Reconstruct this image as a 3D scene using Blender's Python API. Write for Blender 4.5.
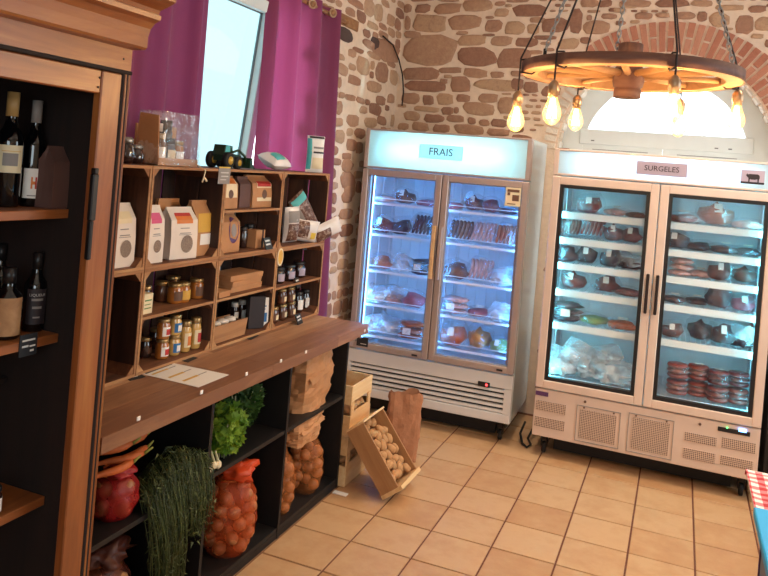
import bpy, bmesh, math, random
from mathutils import Vector, Matrix, noise
random.seed(7)
scene = bpy.context.scene
for o in list(bpy.data.objects): bpy.data.objects.remove(o)
PI = math.pi
# ---------------------------------------------------------------- camera
F_PX, PPX, PPY = 757.8, 379.83, 164.37
CAM = Vector((1.3094, -4.4894, 1.7646)); YAW = math.radians(-21.8493); ROLL = math.radians(4.7748)
FW = Vector((math.sin(YAW), math.cos(YAW), 0)); RT = Vector((math.cos(YAW), -math.sin(YAW), 0)); UP = Vector((0, 0, 1))
CR = math.cos(ROLL) * RT + math.sin(ROLL) * UP
CU = -math.sin(ROLL) * RT + math.cos(ROLL) * UP
cd = bpy.data.cameras.new('camera'); cam = bpy.data.objects.new('camera', cd); scene.collection.objects.link(cam)
cd.sensor_fit = 'HORIZONTAL'; cd.sensor_width = 36; cd.lens = F_PX / 768 * 36
cd.shift_x = (384 - PPX) / 768; cd.shift_y = (PPY - 288) / 768
cd.clip_start = .05
cam.matrix_world = Matrix(((CR.x, CU.x, -FW.x, CAM.x), (CR.y, CU.y, -FW.y, CAM.y), (CR.z, CU.z, -FW.z, CAM.z), (0, 0, 0, 1)))
scene.camera = cam
# ---------------------------------------------------------------- view, world, daylight
vs = scene.view_settings
vs.view_transform = 'Standard'; vs.look = 'None'; vs.gamma = 1; vs.use_curve_mapping = False
vs.exposure = 0.7
world = bpy.data.worlds.new('sky'); scene.world = world; world.use_nodes = True
bg = world.node_tree.nodes['Background']; bg.inputs['Color'].default_value = (.80, .93, 1, 1); bg.inputs['Strength'].default_value = 3.4
scene.cycles.transparent_max_bounces = 24
scene.cycles.max_bounces = 8

def portal(loc, rot, sx, sy):
    l = bpy.data.lights.new('daylight_portal', 'AREA'); l.shape = 'RECTANGLE'; l.size = sx; l.size_y = sy
    l.cycles.is_portal = True
    o = bpy.data.objects.new('daylight_portal', l); scene.collection.objects.link(o); o.location = loc; o.rotation_euler = rot
RX, RY, CZ = 3.7, -6.2, 3.25            # right wall, front wall, ceiling
LX, BY = -.90, 1.26                     # left wall, back wall
portal((RX + .05, -1.1, 1.87), (0, PI / 2, 0), 1.55, 2.4)
portal((2.2, RY - .05, 2.0), (PI / 2, 0, 0), 2.0, 1.4)
portal((LX - .33, -1.1, 1.83), (0, -PI / 2, 0), 1.66, 1.8)

# ---------------------------------------------------------------- pixel helpers (a pixel is only a direction)
def ray(x, y): return FW + (x - PPX) / F_PX * CR - (y - PPY) / F_PX * CU
def on(ax, val, x, y):
    d = ray(x, y); i = 'xyz'.index(ax); return CAM + d * ((val - CAM[i]) / d[i])
def depth(p): return (Vector(p) - CAM).dot(FW)
def pixx(p):
    q = Vector(p) - CAM; return PPX + F_PX * q.dot(CR) / q.dot(FW)

# ---------------------------------------------------------------- mesh builder
class MB:
    def __init__(s): s.v = []; s.f = []; s.sm = []; s.mi = []
    def add(s, vs, fs, smooth=False, mi=0, M=None):
        b = len(s.v)
        for v in vs:
            v = Vector(v); s.v.append(tuple(M @ v if M is not None else v))
        for f in fs: s.f.append([b + i for i in f]); s.sm.append(smooth); s.mi.append(mi)
        return s
    def box(s, x0, y0, z0, x1, y1, z1, bev=0, mi=0, M=None):
        bm = bmesh.new(); bmesh.ops.create_cube(bm, size=1)
        for v in bm.verts: v.co = ((x0 + x1) / 2 + v.co.x * (x1 - x0), (y0 + y1) / 2 + v.co.y * (y1 - y0), (z0 + z1) / 2 + v.co.z * (z1 - z0))
        if bev: bmesh.ops.bevel(bm, geom=bm.edges[:], offset=bev, segments=1, affect='EDGES')
        s.bm(bm, False, mi, M); return s
    def bm(s, bm, smooth=False, mi=0, M=None):
        bm.verts.index_update()
        s.add([v.co for v in bm.verts], [[v.index for v in f.verts] for f in bm.faces], smooth, mi, M); bm.free(); return s
    def lathe(s, prof, n=16, smooth=True, mi=0, M=None, caps=True):
        vs = []; fs = []; m = len(prof)
        for r, z in prof:
            for k in range(n): a = 2 * PI * k / n; vs.append((r * math.cos(a), r * math.sin(a), z))
        for i in range(m - 1):
            for k in range(n): fs.append((i * n + k, i * n + (k + 1) % n, (i + 1) * n + (k + 1) % n, (i + 1) * n + k))
        if caps: fs.append(list(range(n))[::-1]); fs.append([(m - 1) * n + k for k in range(n)])
        return s.add(vs, fs, smooth, mi, M)
    def tube(s, pts, r, n=8, mi=0, M=None, closed=False, smooth=True):
        pts = [Vector(p) for p in pts]; vs = []; fs = []; m = len(pts)
        nrm = None
        for i, p in enumerate(pts):
            a = pts[i - 1] if (i or closed) else p; b = pts[(i + 1) % m] if (i < m - 1 or closed) else p
            t = (b - a).normalized()
            if nrm is None:
                nrm = t.cross(Vector((0, 0, 1)))
                if nrm.length < .01: nrm = t.cross(Vector((1, 0, 0)))
            nrm = (nrm - t * nrm.dot(t)).normalized(); bn = t.cross(nrm)
            rr = r[i] if isinstance(r, (list, tuple)) else r
            for k in range(n):
                c = 2 * PI * k / n; vs.append(p + rr * (math.cos(c) * nrm + math.sin(c) * bn))
        for i in range(m if closed else m - 1):
            j = (i + 1) % m
            for k in range(n): fs.append((i * n + k, i * n + (k + 1) % n, j * n + (k + 1) % n, j * n + k))
        if not closed: fs.append(list(range(n))[::-1]); fs.append([(m - 1) * n + k for k in range(n)])
        return s.add(vs, fs, smooth, mi, M)
    def prism(s, poly, h0, h1, axis='z', mi=0, M=None):
        n = len(poly)
        def P(a, b, h): return {'z': (a, b, h), 'y': (a, h, b), 'x': (h, a, b)}[axis]
        vs = [P(a, b, h0) for a, b in poly] + [P(a, b, h1) for a, b in poly]
        fs = [list(range(n))[::-1], [n + i for i in range(n)]] + [(i, (i + 1) % n, n + (i + 1) % n, n + i) for i in range(n)]
        return s.add(vs, fs, False, mi, M)
    def grid(s, fn, nu, nv, smooth=True, mi=0, M=None, closed_u=False):
        vs = [fn(i / nu, j / nv) for j in range(nv + 1) for i in range(nu + (0 if closed_u else 1))]
        w = nu if closed_u else nu + 1
        fs = [(j * w + i, j * w + (i + 1) % w, (j + 1) * w + (i + 1) % w, (j + 1) * w + i) for j in range(nv) for i in range(nu)]
        return s.add(vs, fs, smooth, mi, M)
    def blob(s, rx, ry, rz, amp=.1, fr=3, seed=0, sub=2, mi=0, M=None, flat=None):
        bm = bmesh.new(); bmesh.ops.create_icosphere(bm, subdivisions=sub, radius=1)
        for v in bm.verts:
            d = 1 + amp * noise.noise(v.co * fr + Vector((seed * 7.3, seed * 3.1, seed)))
            c = v.co * d; z = c.z
            if flat is not None: z = max(z, -flat)
            v.co = (c.x * rx, c.y * ry, z * rz)
        return s.bm(bm, True, mi, M)
    def mesh(s, name, mats):
        me = bpy.data.meshes.new(name); me.from_pydata(s.v, [], s.f)
        me.polygons.foreach_set('use_smooth', s.sm); me.polygons.foreach_set('material_index', s.mi)
        bm = bmesh.new(); bm.from_mesh(me); bmesh.ops.recalc_face_normals(bm, faces=bm.faces[:]); bm.to_mesh(me); bm.free()
        for m in (mats if isinstance(mats, (list, tuple)) else [mats]): me.materials.append(m)
        me.update(); return me
    def build(s, name, mats, parent=None, **kw): return obj(name, s.mesh(name, mats), parent, **kw)

def obj(name, data, parent=None, loc=None, rot=None):
    o = bpy.data.objects.new(name, data); scene.collection.objects.link(o)
    if parent is not None: o.parent = parent
    if loc is not None: o.location = loc
    if rot is not None: o.rotation_euler = rot
    return o
def tag(o, label, cat, group=None):
    o['label'] = label; o['category'] = cat
    if group: o['group'] = group
    return o
def thing(name, label, cat, loc=(0, 0, 0), rot=(0, 0, 0), group=None):
    o = obj(name, None, None, loc, rot); o.empty_display_size = .05
    return tag(o, label, cat, group)
def struct(o): o['kind'] = 'structure'; return o
def dup(root, loc, rot=None, label=None, scale=None):
    def cp(o, par):
        c = o.copy(); scene.collection.objects.link(c); c.parent = par
        for ch in list(o.children): cp(ch, c)
        return c
    r = cp(root, None); r.location = loc
    if rot is not None: r.rotation_euler = rot
    if scale is not None: r.scale = (scale,) * 3 if isinstance(scale, (int, float)) else scale
    if label: r['label'] = label
    return r
def text_mesh(txt, size, mat, name='lettering', parent=None, loc=(0, 0, 0), rot=(0, 0, 0), ext=.0006, align='CENTER'):
    c = bpy.data.curves.new('t', 'FONT'); c.body = txt; c.size = size; c.align_x = align; c.align_y = 'CENTER'; c.extrude = ext; c.resolution_u = 3
    o = bpy.data.objects.new('t', c); scene.collection.objects.link(o)
    dg = bpy.context.evaluated_depsgraph_get(); me = bpy.data.meshes.new_from_object(o.evaluated_get(dg))
    bpy.data.objects.remove(o); me.materials.clear(); me.materials.append(mat)
    return obj(name, me, parent, loc, rot)
ORD = ['first', 'second', 'third', 'fourth', 'fifth', 'sixth', 'seventh', 'eighth', 'ninth', 'tenth']

# ---------------------------------------------------------------- materials
def srgb(h):
    if isinstance(h, str):
        h = h.lstrip('#'); c = [int(h[i:i + 2], 16) / 255 for i in (0, 2, 4)]
        return tuple((x / 12.92 if x <= .04045 else ((x + .055) / 1.055) ** 2.4) for x in c) + (1,)
    return tuple(h) + (1,) if len(h) == 3 else tuple(h)
class N:
    def __init__(s, name):
        s.m = bpy.data.materials.new(name); s.m.use_nodes = True; s.t = s.m.node_tree; s.b = s.t.nodes['Principled BSDF']; s.out = s.t.nodes['Material Output']
    def n(s, typ, **kw):
        nd = s.t.nodes.new(typ)
        for k, v in kw.items():
            if k.startswith('i_'): nd.inputs[k[2:].replace('_', ' ')].default_value = v
            else: setattr(nd, k, v)
        return nd
    def l(s, a, b): s.t.links.new(a, b)
    def ramp(s, cols, fac):
        r = s.n('ShaderNodeValToRGB'); e = r.color_ramp.elements
        while len(e) < len(cols): e.new(.5)
        for i, (p, c) in enumerate(cols): e[i].position = p; e[i].color = srgb(c)
        s.l(fac, r.inputs['Fac']); return r.outputs['Color']
    def bump(s, h, strength=.3, dist=.01):
        b = s.n('ShaderNodeBump'); b.inputs['Strength'].default_value = strength; b.inputs['Distance'].default_value = dist
        s.l(h, b.inputs['Height']); s.l(b.outputs['Normal'], s.b.inputs['Normal'])
def mat(name, col, rough=.6, metal=0, var=.12, scale=12, bump=0, spec=None, trans=0, coat=0, emit=None, es=0, sheen=0, bscale=None):
    k = N(name); c = srgb(col)
    k.b.inputs['Roughness'].default_value = rough; k.b.inputs['Metallic'].default_value = metal
    if spec is not None: k.b.inputs['Specular IOR Level'].default_value = spec
    if coat: k.b.inputs['Coat Weight'].default_value = coat
    if trans: k.b.inputs['Transmission Weight'].default_value = trans
    if sheen: k.b.inputs['Sheen Weight'].default_value = sheen
    if emit is not None: k.b.inputs['Emission Color'].default_value = srgb(emit); k.b.inputs['Emission Strength'].default_value = es
    if var:
        tc = k.n('ShaderNodeTexCoord'); nz = k.n('ShaderNodeTexNoise', i_Scale=scale, i_Detail=4.0)
        k.l(tc.outputs['Object'], nz.inputs['Vector'])
        d = tuple(x * (1 - var) for x in c[:3]) + (1,); e = tuple(min(1, x * (1 + var)) for x in c[:3]) + (1,)
        k.l(k.ramp([(.3, d), (.7, e)], nz.outputs['Fac']), k.b.inputs['Base Color'])
        if bump:
            h = nz.outputs['Fac']
            if bscale:
                nb = k.n('ShaderNodeTexNoise', i_Scale=bscale, i_Detail=3.0); k.l(tc.outputs['Object'], nb.inputs['Vector']); h = nb.outputs['Fac']
            k.bump(h, bump)
    else: k.b.inputs['Base Color'].default_value = c
    return k.m
def emis(name, col, s):
    k = N(name); k.b.inputs['Base Color'].default_value = (0, 0, 0, 1); k.b.inputs['Emission Color'].default_value = srgb(col); k.b.inputs['Emission Strength'].default_value = s
    return k.m
def wood(name, cols, axis='y', scale=1., rough=.5, rnd=.0, bump=.15, coat=0):
    k = N(name); tc = k.n('ShaderNodeTexCoord'); mp = k.n('ShaderNodeMapping')
    sc = {'x': (1.2, 14, 14), 'y': (14, 1.2, 14), 'z': (14, 14, 1.2)}[axis]
    mp.inputs['Scale'].default_value = tuple(v * scale for v in sc)
    src = tc.outputs['Object']
    oi = k.n('ShaderNodeObjectInfo'); ad = k.n('ShaderNodeVectorMath', operation='MULTIPLY_ADD')
    k.l(oi.outputs['Random'], ad.inputs[0]); ad.inputs[1].default_value = (9, 7, 5); k.l(src, ad.inputs[2])
    k.l(ad.outputs[0], mp.inputs['Vector'])
    nz = k.n('ShaderNodeTexNoise', i_Scale=1.6, i_Detail=6.0, i_Roughness=.62, i_Distortion=.6); k.l(mp.outputs[0], nz.inputs['Vector'])
    fac = nz.outputs['Fac']
    if rnd:
        m = k.n('ShaderNodeMath', operation='MULTIPLY_ADD'); k.l(oi.outputs['Random'], m.inputs[0]); m.inputs[1].default_value = rnd; k.l(fac, m.inputs[2])
        m2 = k.n('ShaderNodeMath', operation='SUBTRACT'); k.l(m.outputs[0], m2.inputs[0]); m2.inputs[1].default_value = rnd / 2; fac = m2.outputs[0]
    k.l(k.ramp(cols, fac), k.b.inputs['Base Color']); k.b.inputs['Roughness'].default_value = rough
    if coat: k.b.inputs['Coat Weight'].default_value = coat; k.b.inputs['Coat Roughness'].default_value = .25
    if bump: k.bump(nz.outputs['Fac'], bump, .004)
    return k.m
def pieces(name, cols, nscale, rough=.85, bump=.5, mixn=.45, bd=.012):
    """stones, bricks, tiles: colour by object plus mottling"""
    k = N(name); tc = k.n('ShaderNodeTexCoord'); oi = k.n('ShaderNodeObjectInfo')
    geo = k.n('ShaderNodeNewGeometry')
    nz = k.n('ShaderNodeTexNoise', i_Scale=nscale, i_Detail=6.0, i_Roughness=.65); k.l(geo.outputs['Position'], nz.inputs['Vector'])
    m = k.n('ShaderNodeMix', data_type='FLOAT'); m.inputs[0].default_value = mixn
    k.l(oi.outputs['Random'], m.inputs[2]); k.l(nz.outputs['Fac'], m.inputs[3])
    k.l(k.ramp(cols, m.outputs[0]), k.b.inputs['Base Color']); k.b.inputs['Roughness'].default_value = rough
    if bump:
        n2 = k.n('ShaderNodeTexNoise', i_Scale=nscale * 4, i_Detail=5.0); k.l(geo.outputs['Position'], n2.inputs['Vector']); k.bump(n2.outputs['Fac'], bump, bd)
    return k.m
def thin(name, tint=(1, 1, 1), gloss=.06, rough=.03, fres=True, opac=0, ocol=(.8, .8, .8), bump=0, bscale=30):
    k = N(name); k.t.nodes.remove(k.b)
    tr = k.n('ShaderNodeBsdfTransparent'); tr.inputs['Color'].default_value = srgb(tint)
    gl = k.n('ShaderNodeBsdfGlossy'); gl.inputs['Roughness'].default_value = rough
    mx = k.n('ShaderNodeMixShader')
    if fres:
        lw = k.n('ShaderNodeFresnel'); lw.inputs['IOR'].default_value = 1.42
        ge = k.n('ShaderNodeNewGeometry'); fr0 = k.n('ShaderNodeMath', operation='SUBTRACT'); fr0.inputs[0].default_value = 1; k.l(ge.outputs['Backfacing'], fr0.inputs[1])
        fm = k.n('ShaderNodeMath', operation='MULTIPLY'); k.l(lw.outputs[0], fm.inputs[0]); k.l(fr0.outputs[0], fm.inputs[1]); k.l(fm.outputs[0], mx.inputs[0])
    else: mx.inputs[0].default_value = gloss
    base = tr.outputs[0]
    if opac:
        df = k.n('ShaderNodeBsdfDiffuse'); df.inputs['Color'].default_value = srgb(ocol); m2 = k.n('ShaderNodeMixShader'); m2.inputs[0].default_value = opac
        k.l(tr.outputs[0], m2.inputs[1]); k.l(df.outputs[0], m2.inputs[2]); base = m2.outputs[0]
    k.l(base, mx.inputs[1]); k.l(gl.outputs[0], mx.inputs[2]); k.l(mx.outputs[0], k.out.inputs['Surface'])
    if bump:
        tc = k.n('ShaderNodeTexCoord'); nz = k.n('ShaderNodeTexNoise', i_Scale=bscale, i_Detail=3.0); k.l(tc.outputs['Object'], nz.inputs['Vector'])
        b = k.n('ShaderNodeBump'); b.inputs['Strength'].default_value = bump; b.inputs['Distance'].default_value = .01; k.l(nz.outputs['Fac'], b.inputs['Height'])
        k.l(b.outputs['Normal'], gl.inputs['Normal'])
    return k.m
M = {}
M['mortar'] = mat('lime_mortar', '#ead2ba', .95, var=.06, scale=22, bump=.35, bscale=60)
M['stone'] = pieces('rubble_stone', [(.12, '#8a6050'), (.35, '#a87c64'), (.55, '#bb9074'), (.72, '#cba684'), (.9, '#a07460')], 34, bump=.8, mixn=.5)
M['stone_dark'] = pieces('dark_stone', [(.2, '#453431'), (.8, '#5d4842')], 20)
M['brick'] = pieces('arch_brick', [(.2, '#ad6c54'), (.5, '#bd7e64'), (.85, '#c88f74')], 30, bump=.4)
M['brick_white'] = pieces('limewashed_brick', [(.2, '#d9cdbd'), (.55, '#e6dccd'), (.85, '#cdb9a0')], 30, bump=.4)
M['plaster'] = mat('pale_plaster', '#d8c4ae', .9, var=.06, scale=6, bump=.1)
M['ceiling'] = mat('ceiling_paint', '#e8ded2', .9, var=.03)
M['grout'] = mat('brown_grout', '#6f4434', .95, var=.15, scale=40)
M['tile'] = pieces('terracotta_tile', [(.2, '#ab7d55'), (.42, '#b78d64'), (.6, '#c29c74'), (.85, '#bc946c')], 7.5, rough=.40, bump=.12, mixn=.72, bd=.004)
M['cab'] = wood('cherry_wood', [(.25, '#6c381a'), (.5, '#955328'), (.75, '#b2743c')], 'y', .8, .38, coat=.25)
M['cabz'] = wood('cherry_wood_upright', [(.25, '#6c381a'), (.5, '#955328'), (.75, '#b2743c')], 'z', .8, .38, coat=.25)
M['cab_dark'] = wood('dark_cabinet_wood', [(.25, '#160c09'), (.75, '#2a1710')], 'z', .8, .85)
M['shelf_wood'] = wood('cabinet_shelf_wood', [(.25, '#6e3a1c'), (.5, '#99582c'), (.75, '#b0703a')], 'y', .8, .45)
M['crate'] = wood('brown_crate_wood', [(.2, '#3d2114'), (.5, '#663c24'), (.8, '#8a5a38')], 'y', 1.1, .65, rnd=.35)
M['cratez'] = wood('dark_crate_slat', [(.2, '#1e100b'), (.5, '#3a2116'), (.8, '#5c3a28')], 'z', 1.1, .7, rnd=.35)  # darker wood for the side boards and back slats
M['crate_edge'] = wood('pale_crate_edge', [(.2, '#8a5a38'), (.5, '#ab7a50'), (.8, '#c49868')], 'y', 1.1, .7, rnd=.3)
M['pine'] = wood('pale_pine', [(.2, '#c99a66'), (.5, '#ddb684'), (.8, '#ecd0a2')], 'y', .9, .6, rnd=.25)
M['pine_dark'] = wood('weathered_pine', [(.2, '#8d5f3c'), (.5, '#a87a50'), (.8, '#bd9164')], 'x', .9, .6, rnd=.25)
M['counter'] = wood('walnut_worktop', [(.25, '#80563f'), (.5, '#a07353'), (.75, '#b98d68')], 'y', 1.0, .42, rnd=.55)
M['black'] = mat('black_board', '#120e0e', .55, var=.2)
M['black_gloss'] = mat('black_plastic', '#0c0b0c', .3, var=0)
M['slate'] = mat('slate_card', '#17171a', .6, var=.1)
M['chalk'] = mat('chalk_ink', '#c9c6c0', .8, var=0)
M['white'] = mat('white_enamel', '#d6d3d0', .3, var=.02, coat=.2)
M['white_in'] = mat('white_liner', '#dfe4ea', .45, var=.02)
M['alu'] = mat('satin_aluminium', '#b3a097', .38, metal=.3, var=.04)
M['beige'] = mat('beige_enamel', '#d8bfae', .35, var=.02, coat=.15)
M['steel'] = mat('galvanised_steel', '#9a9a98', .35, metal=.9, var=.1)
M['wire'] = mat('white_wire', '#e8eaf0', .4, var=0)
M['rubber'] = mat('black_rubber', '#0d0c0c', .7, var=0)
M['gasket'] = mat('black_gasket', '#141010', .5, var=0)
M['glass'] = thin('clear_pane')
M['win_glass'] = thin('tinted_window_pane', (.42, .50, .505), gloss=.02, fres=False)
M['frame_white'] = mat('white_window_paint', '#dfe6e4', .4, var=.02)
M['frame_grey'] = mat('grey_window_seal', '#6d7075', .5, var=0)
k = N('plum_curtain_cloth'); k.b.inputs['Base Color'].default_value = srgb('#7e2c52'); k.b.inputs['Roughness'].default_value = .75; k.b.inputs['Sheen Weight'].default_value = .15
tl = k.n('ShaderNodeBsdfTranslucent'); tl.inputs['Color'].default_value = srgb('#b8487e'); mx = k.n('ShaderNodeMixShader'); mx.inputs[0].default_value = .16
k.l(k.b.outputs[0], mx.inputs[1]); k.l(tl.outputs[0], mx.inputs[2]); k.l(mx.outputs[0], k.out.inputs['Surface'])
M['curtain'] = k.m
M['brass'] = mat('dull_brass', '#b99a78', .35, metal=.8, var=.05)
M['kraft'] = mat('kraft_paper', '#b98458', .75, var=.10, scale=9, bump=.35, bscale=18)
M['kraft_red'] = mat('thin_brown_paper', '#a8714f', .8, var=.15, scale=14, bump=.6, bscale=22)
M['paper'] = mat('white_paper', '#e6d8cb', .7, var=.04, scale=8, bump=.12)
M['paper_dark'] = mat('dark_brown_paper', '#63443c', .7, var=.1)
M['print_white'] = mat('printed_white', '#efe9e2', .6, var=.02)
for n_, c_ in dict(red='#b8322c', pink='#d85a86', orange='#d97a35', gold='#d8a848', blue='#2f6fa8', teal='#4fb0b0', green='#3f7a3a', dkgreen='#1d3a22', ink='#2b2226', grey='#8d8580', purple='#5a3560', cream='#e8d6b0', cyan='#1fa6e6', yellow='#d9b640', brownlid='#6a4a38').items():
    M[n_] = mat('print_' + n_, c_, .55, var=.05)
M['seed'] = pieces('seed_window', [(.2, '#4a3a34'), (.5, '#8a7668'), (.8, '#b8a898')], 220, rough=.7, bump=.2, mixn=1)
# ================================================================ SETTING
# ---- floor: every tile its own piece
T = .30
fb = MB().box(LX - .4, RY, -.06, RX, BY + .4, -.006).build('floor', M['grout']); struct(fb)
tm = MB()
bm_ = bmesh.new(); bmesh.ops.create_cube(bm_, size=1)
for v in bm_.verts: v.co = (v.co.x * (T - .009), v.co.y * (T - .009), v.co.z * .012 - .006)
bmesh.ops.bevel(bm_, geom=[e for e in bm_.edges if all(v.co.z > -.001 for v in e.verts)], offset=.002, segments=1, affect='EDGES')
tm.bm(bm_); tile_me = tm.mesh('tile', M['tile'])
cells = [(i, j) for i in range(-3, 12) for j in range(-20, 4)]
near = [(i, j) for (i, j) in cells if -2 <= i <= 8 and -14 <= j <= 3]
for i, j in near:
    obj('tile', tile_me, fb, ((i + .5) * T, (j + .5) * T, random.uniform(-.0008, .0005)))
rest = MB()
for i, j in cells:
    if (i, j) not in near: rest.box(i * T + .0035, j * T + .0035, -.012, (i + 1) * T - .0035, (j + 1) * T - .0035, 0)
ro = rest.build('far_tiles', M['tile'], fb); ro['kind'] = 'stuff'

# ---- ceiling and the unseen sides of the room
struct(MB().box(LX - .4, RY - .3, CZ, RX + .3, BY + .4, CZ + .1).build('ceiling', M['ceiling']))
w = MB()   # unseen right wall, window opening added and sized for its daylight
w.box(RX, RY, 0, RX + .2, -2.3, CZ).box(RX, .1, 0, RX + .2, BY + .4, CZ).box(RX, -2.3, 0, RX + .2, .1, 1.1).box(RX, -2.3, 2.65, RX + .2, .1, CZ)
struct(w.build('wall_right', M['plaster']))
w = MB()  # unseen front wall, its opening also put in to let daylight in
w.box(LX - .4, RY - .2, 0, 1.2, RY, CZ).box(3.2, RY - .2, 0, RX + .2, RY, CZ).box(1.2, RY - .2, 2.7, 3.2, RY, CZ).box(1.2, RY - .2, 0, 3.2, RY, 1.3)
struct(w.build('wall_front', M['plaster']))

# ---- left wall with the window opening
WY0, WY1, WZ0, WZ1 = -2.0, -.20, 1.0, 2.70
w = MB(); X0 = LX - .32
w.box(X0, RY, -.05, LX, WY0, CZ).box(X0, WY1, -.05, LX, BY + .4, CZ).box(X0, WY0, -.05, LX, WY1, WZ0).box(X0, WY0, WZ1, LX, WY1, CZ)
wall_left = struct(w.build('wall_left', M['mortar']))

# ---- back wall with the arched doorway
AX, AZ, AR = 1.15, 1.985, .735
NA = 36
arc = [(AX + AR * math.cos(PI - PI * i / NA), AZ + AR * math.sin(PI - PI * i / NA)) for i in range(NA + 1)]
w = MB(); TH = .34
w.box(LX - .32, BY, -.05, AX - AR, BY + TH, CZ).box(AX + AR, BY, -.05, RX + .2, BY + TH, CZ)
for i in range(NA):
    (a, za), (b, zb) = arc[i], arc[i + 1]
    w.prism([(a, za), (b, zb), (b, CZ), (a, CZ)], BY, BY + TH, 'y')
wall_back = struct(w.build('wall_back', M['mortar']))

# ---- stones
def stone_mesh(poly, h, sd, m):
    """poly: list of (a,b) in metres about 0; returns mesh lying in a-b, rising along +c"""
    n = len(poly); b = MB(); vs = []
    for s, c in ((1.0, -.012), (.97, h * .45), (.86, h), (.5, h * 1.18)):
        for i, (x, y) in enumerate(poly):
            jj = 1 + .05 * noise.noise(Vector((i * 1.7, s * 5, sd)))
            vs.append((x * s * jj, y * s * jj, c + .25 * h * noise.noise(Vector((x * 25, y * 25, sd * 3))) * (s < .9)))
    fs = []
    for r in range(3):
        for i in range(n): fs.append((r * n + i, r * n + (i + 1) % n, (r + 1) * n + (i + 1) % n, (r + 1) * n + i))
    fs.append([3 * n + i for i in range(n)])
    b.add(vs, fs, True); return b.mesh('stone', m)
def stone_poly(wd, ht, sd):
    n = 11; out = []
    rr = random.Random(sd); ex = rr.uniform(3.0, 5.5)
    sk = rr.uniform(-.12, .12)
    for i in range(n):
        a = 2 * PI * (i + rr.uniform(-.22, .22)) / n
        c, s = math.cos(a), math.sin(a)
        r = (abs(c) ** ex + abs(s) ** ex) ** (-1 / ex) * rr.uniform(.88, 1.04)
        x, y = r * c * wd / 2, r * s * ht / 2
        out.append((x + sk * y, y + sk * .3 * x))
    return out
sid = [0]
def back_stone(x, z, wd, ht, m='stone'):
    sid[0] += 1
    me = stone_mesh(stone_poly(wd, ht, sid[0]), random.uniform(.005, .012), sid[0], M[m])
    obj('stone', me, wall_back, (x, BY, z), (PI / 2, 0, 0))
def left_stone(y, z, wd, ht, m='stone'):
    sid[0] += 1
    me = stone_mesh(stone_poly(wd, ht, sid[0]), random.uniform(.005, .012), sid[0], M[m])
    o = obj('stone', me, wall_left, (LX, y, z)); o.rotation_euler = (PI / 2, 0, PI / 2)
back_rects = []; left_rects = []
def read_back(ox, oy, sc, rects):
    for (x0, y0, x1, y1) in rects:
        a = on('y', BY, ox + x0 / sc, oy + (y0 + y1) / 2 / sc); b = on('y', BY, ox + x1 / sc, oy + (y0 + y1) / 2 / sc)
        c = on('y', BY, ox + (x0 + x1) / 2 / sc, oy + y0 / sc); d = on('y', BY, ox + (x0 + x1) / 2 / sc, oy + y1 / sc)
        x, z, wd, ht = (a.x + b.x) / 2, (c.z + d.z) / 2, abs(b.x - a.x), abs(c.z - d.z)
        back_rects.append((x, z, wd, ht))
def read_left(ox, oy, sc, rects):
    for (x0, y0, x1, y1) in rects:
        a = on('x', LX, ox + x0 / sc, oy + (y0 + y1) / 2 / sc); b = on('x', LX, ox + x1 / sc, oy + (y0 + y1) / 2 / sc)
        c = on('x', LX, ox + (x0 + x1) / 2 / sc, oy + y0 / sc); d = on('x', LX, ox + (x0 + x1) / 2 / sc, oy + y1 / sc)
        left_rects.append(((a.y + b.y) / 2, (c.z + d.z) / 2, abs(b.y - a.y), abs(c.z - d.z)))
read_back(390, 0, 5.486, [(140,22,222,72),(250,18,388,78),(400,-4,562,62),(265,-12,380,10),(575,8,632,32),(575,48,652,92),(675,25,860,92),(78,22,118,70),(80,88,112,162),(125,80,308,175),(320,85,500,162),(525,110,617,175),(525,88,570,104),(630,118,738,190),(75,172,172,210),(365,170,428,192),(378,190,525,250),(510,184,575,200),(553,198,668,252),(690,208,808,258),(70,190,362,358),(380,258,578,365),(590,265,775,375),(75,372,262,438),(270,370,392,402),(405,375,530,428),(552,393,625,428),(665,390,735,420),(80,445,310,502),(335,420,440,505),(465,437,720,500),(295,410,340,430),(275,432,315,460),(65,508,160,570),(640,-6,760,14),(120,-14,240,8)])
read_back(384, 0, 4, [(155,380,198,420),(212,373,278,420),(288,378,345,408),(378,375,455,412),(315,410,438,460),(120,425,222,448),(230,428,278,460),(280,428,300,455),(80,445,145,482),(160,458,240,490),(252,460,320,490),(335,470,368,498),(380,478,422,505),(428,476,490,508),(455,390,540,455),(110,488,178,525),(195,498,262,530),(285,500,400,538),(55,492,98,520),(415,515,500,545),(505,500,560,530),(510,540,590,565),(120,540,230,580),(250,545,340,590),(360,548,470,590)])
read_back(500, 0, 5.486, [(165,95,245,125),(150,132,215,185),(235,100,375,180),(185,195,310,218),(380,50,450,180),(315,210,435,270),(160,275,230,300),(60,390,130,420),(130,450,210,510),(60,430,125,500),(455,115,605,190),(475,82,505,112),(480,55,550,70),(555,75,640,105),(545,0,615,40),(445,-4,540,40),(620,45,690,70),(655,5,768,45),(635,115,690,140),(742,75,790,105),(220,300,300,330),(230,470,330,530),(330,290,430,330),(440,205,500,240),(340,345,420,390)])
read_back(576, 0, 4, [(180,-2,300,30),(235,50,305,78),(315,-2,455,30),(395,48,478,78),(320,50,375,72),(560,20,668,42),(485,45,525,85),(535,50,615,108),(640,60,710,135),(690,22,760,50),(715,68,790,125),(700,135,750,155),(130,32,195,48),(460,0,545,26),(755,160,800,190)])
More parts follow.
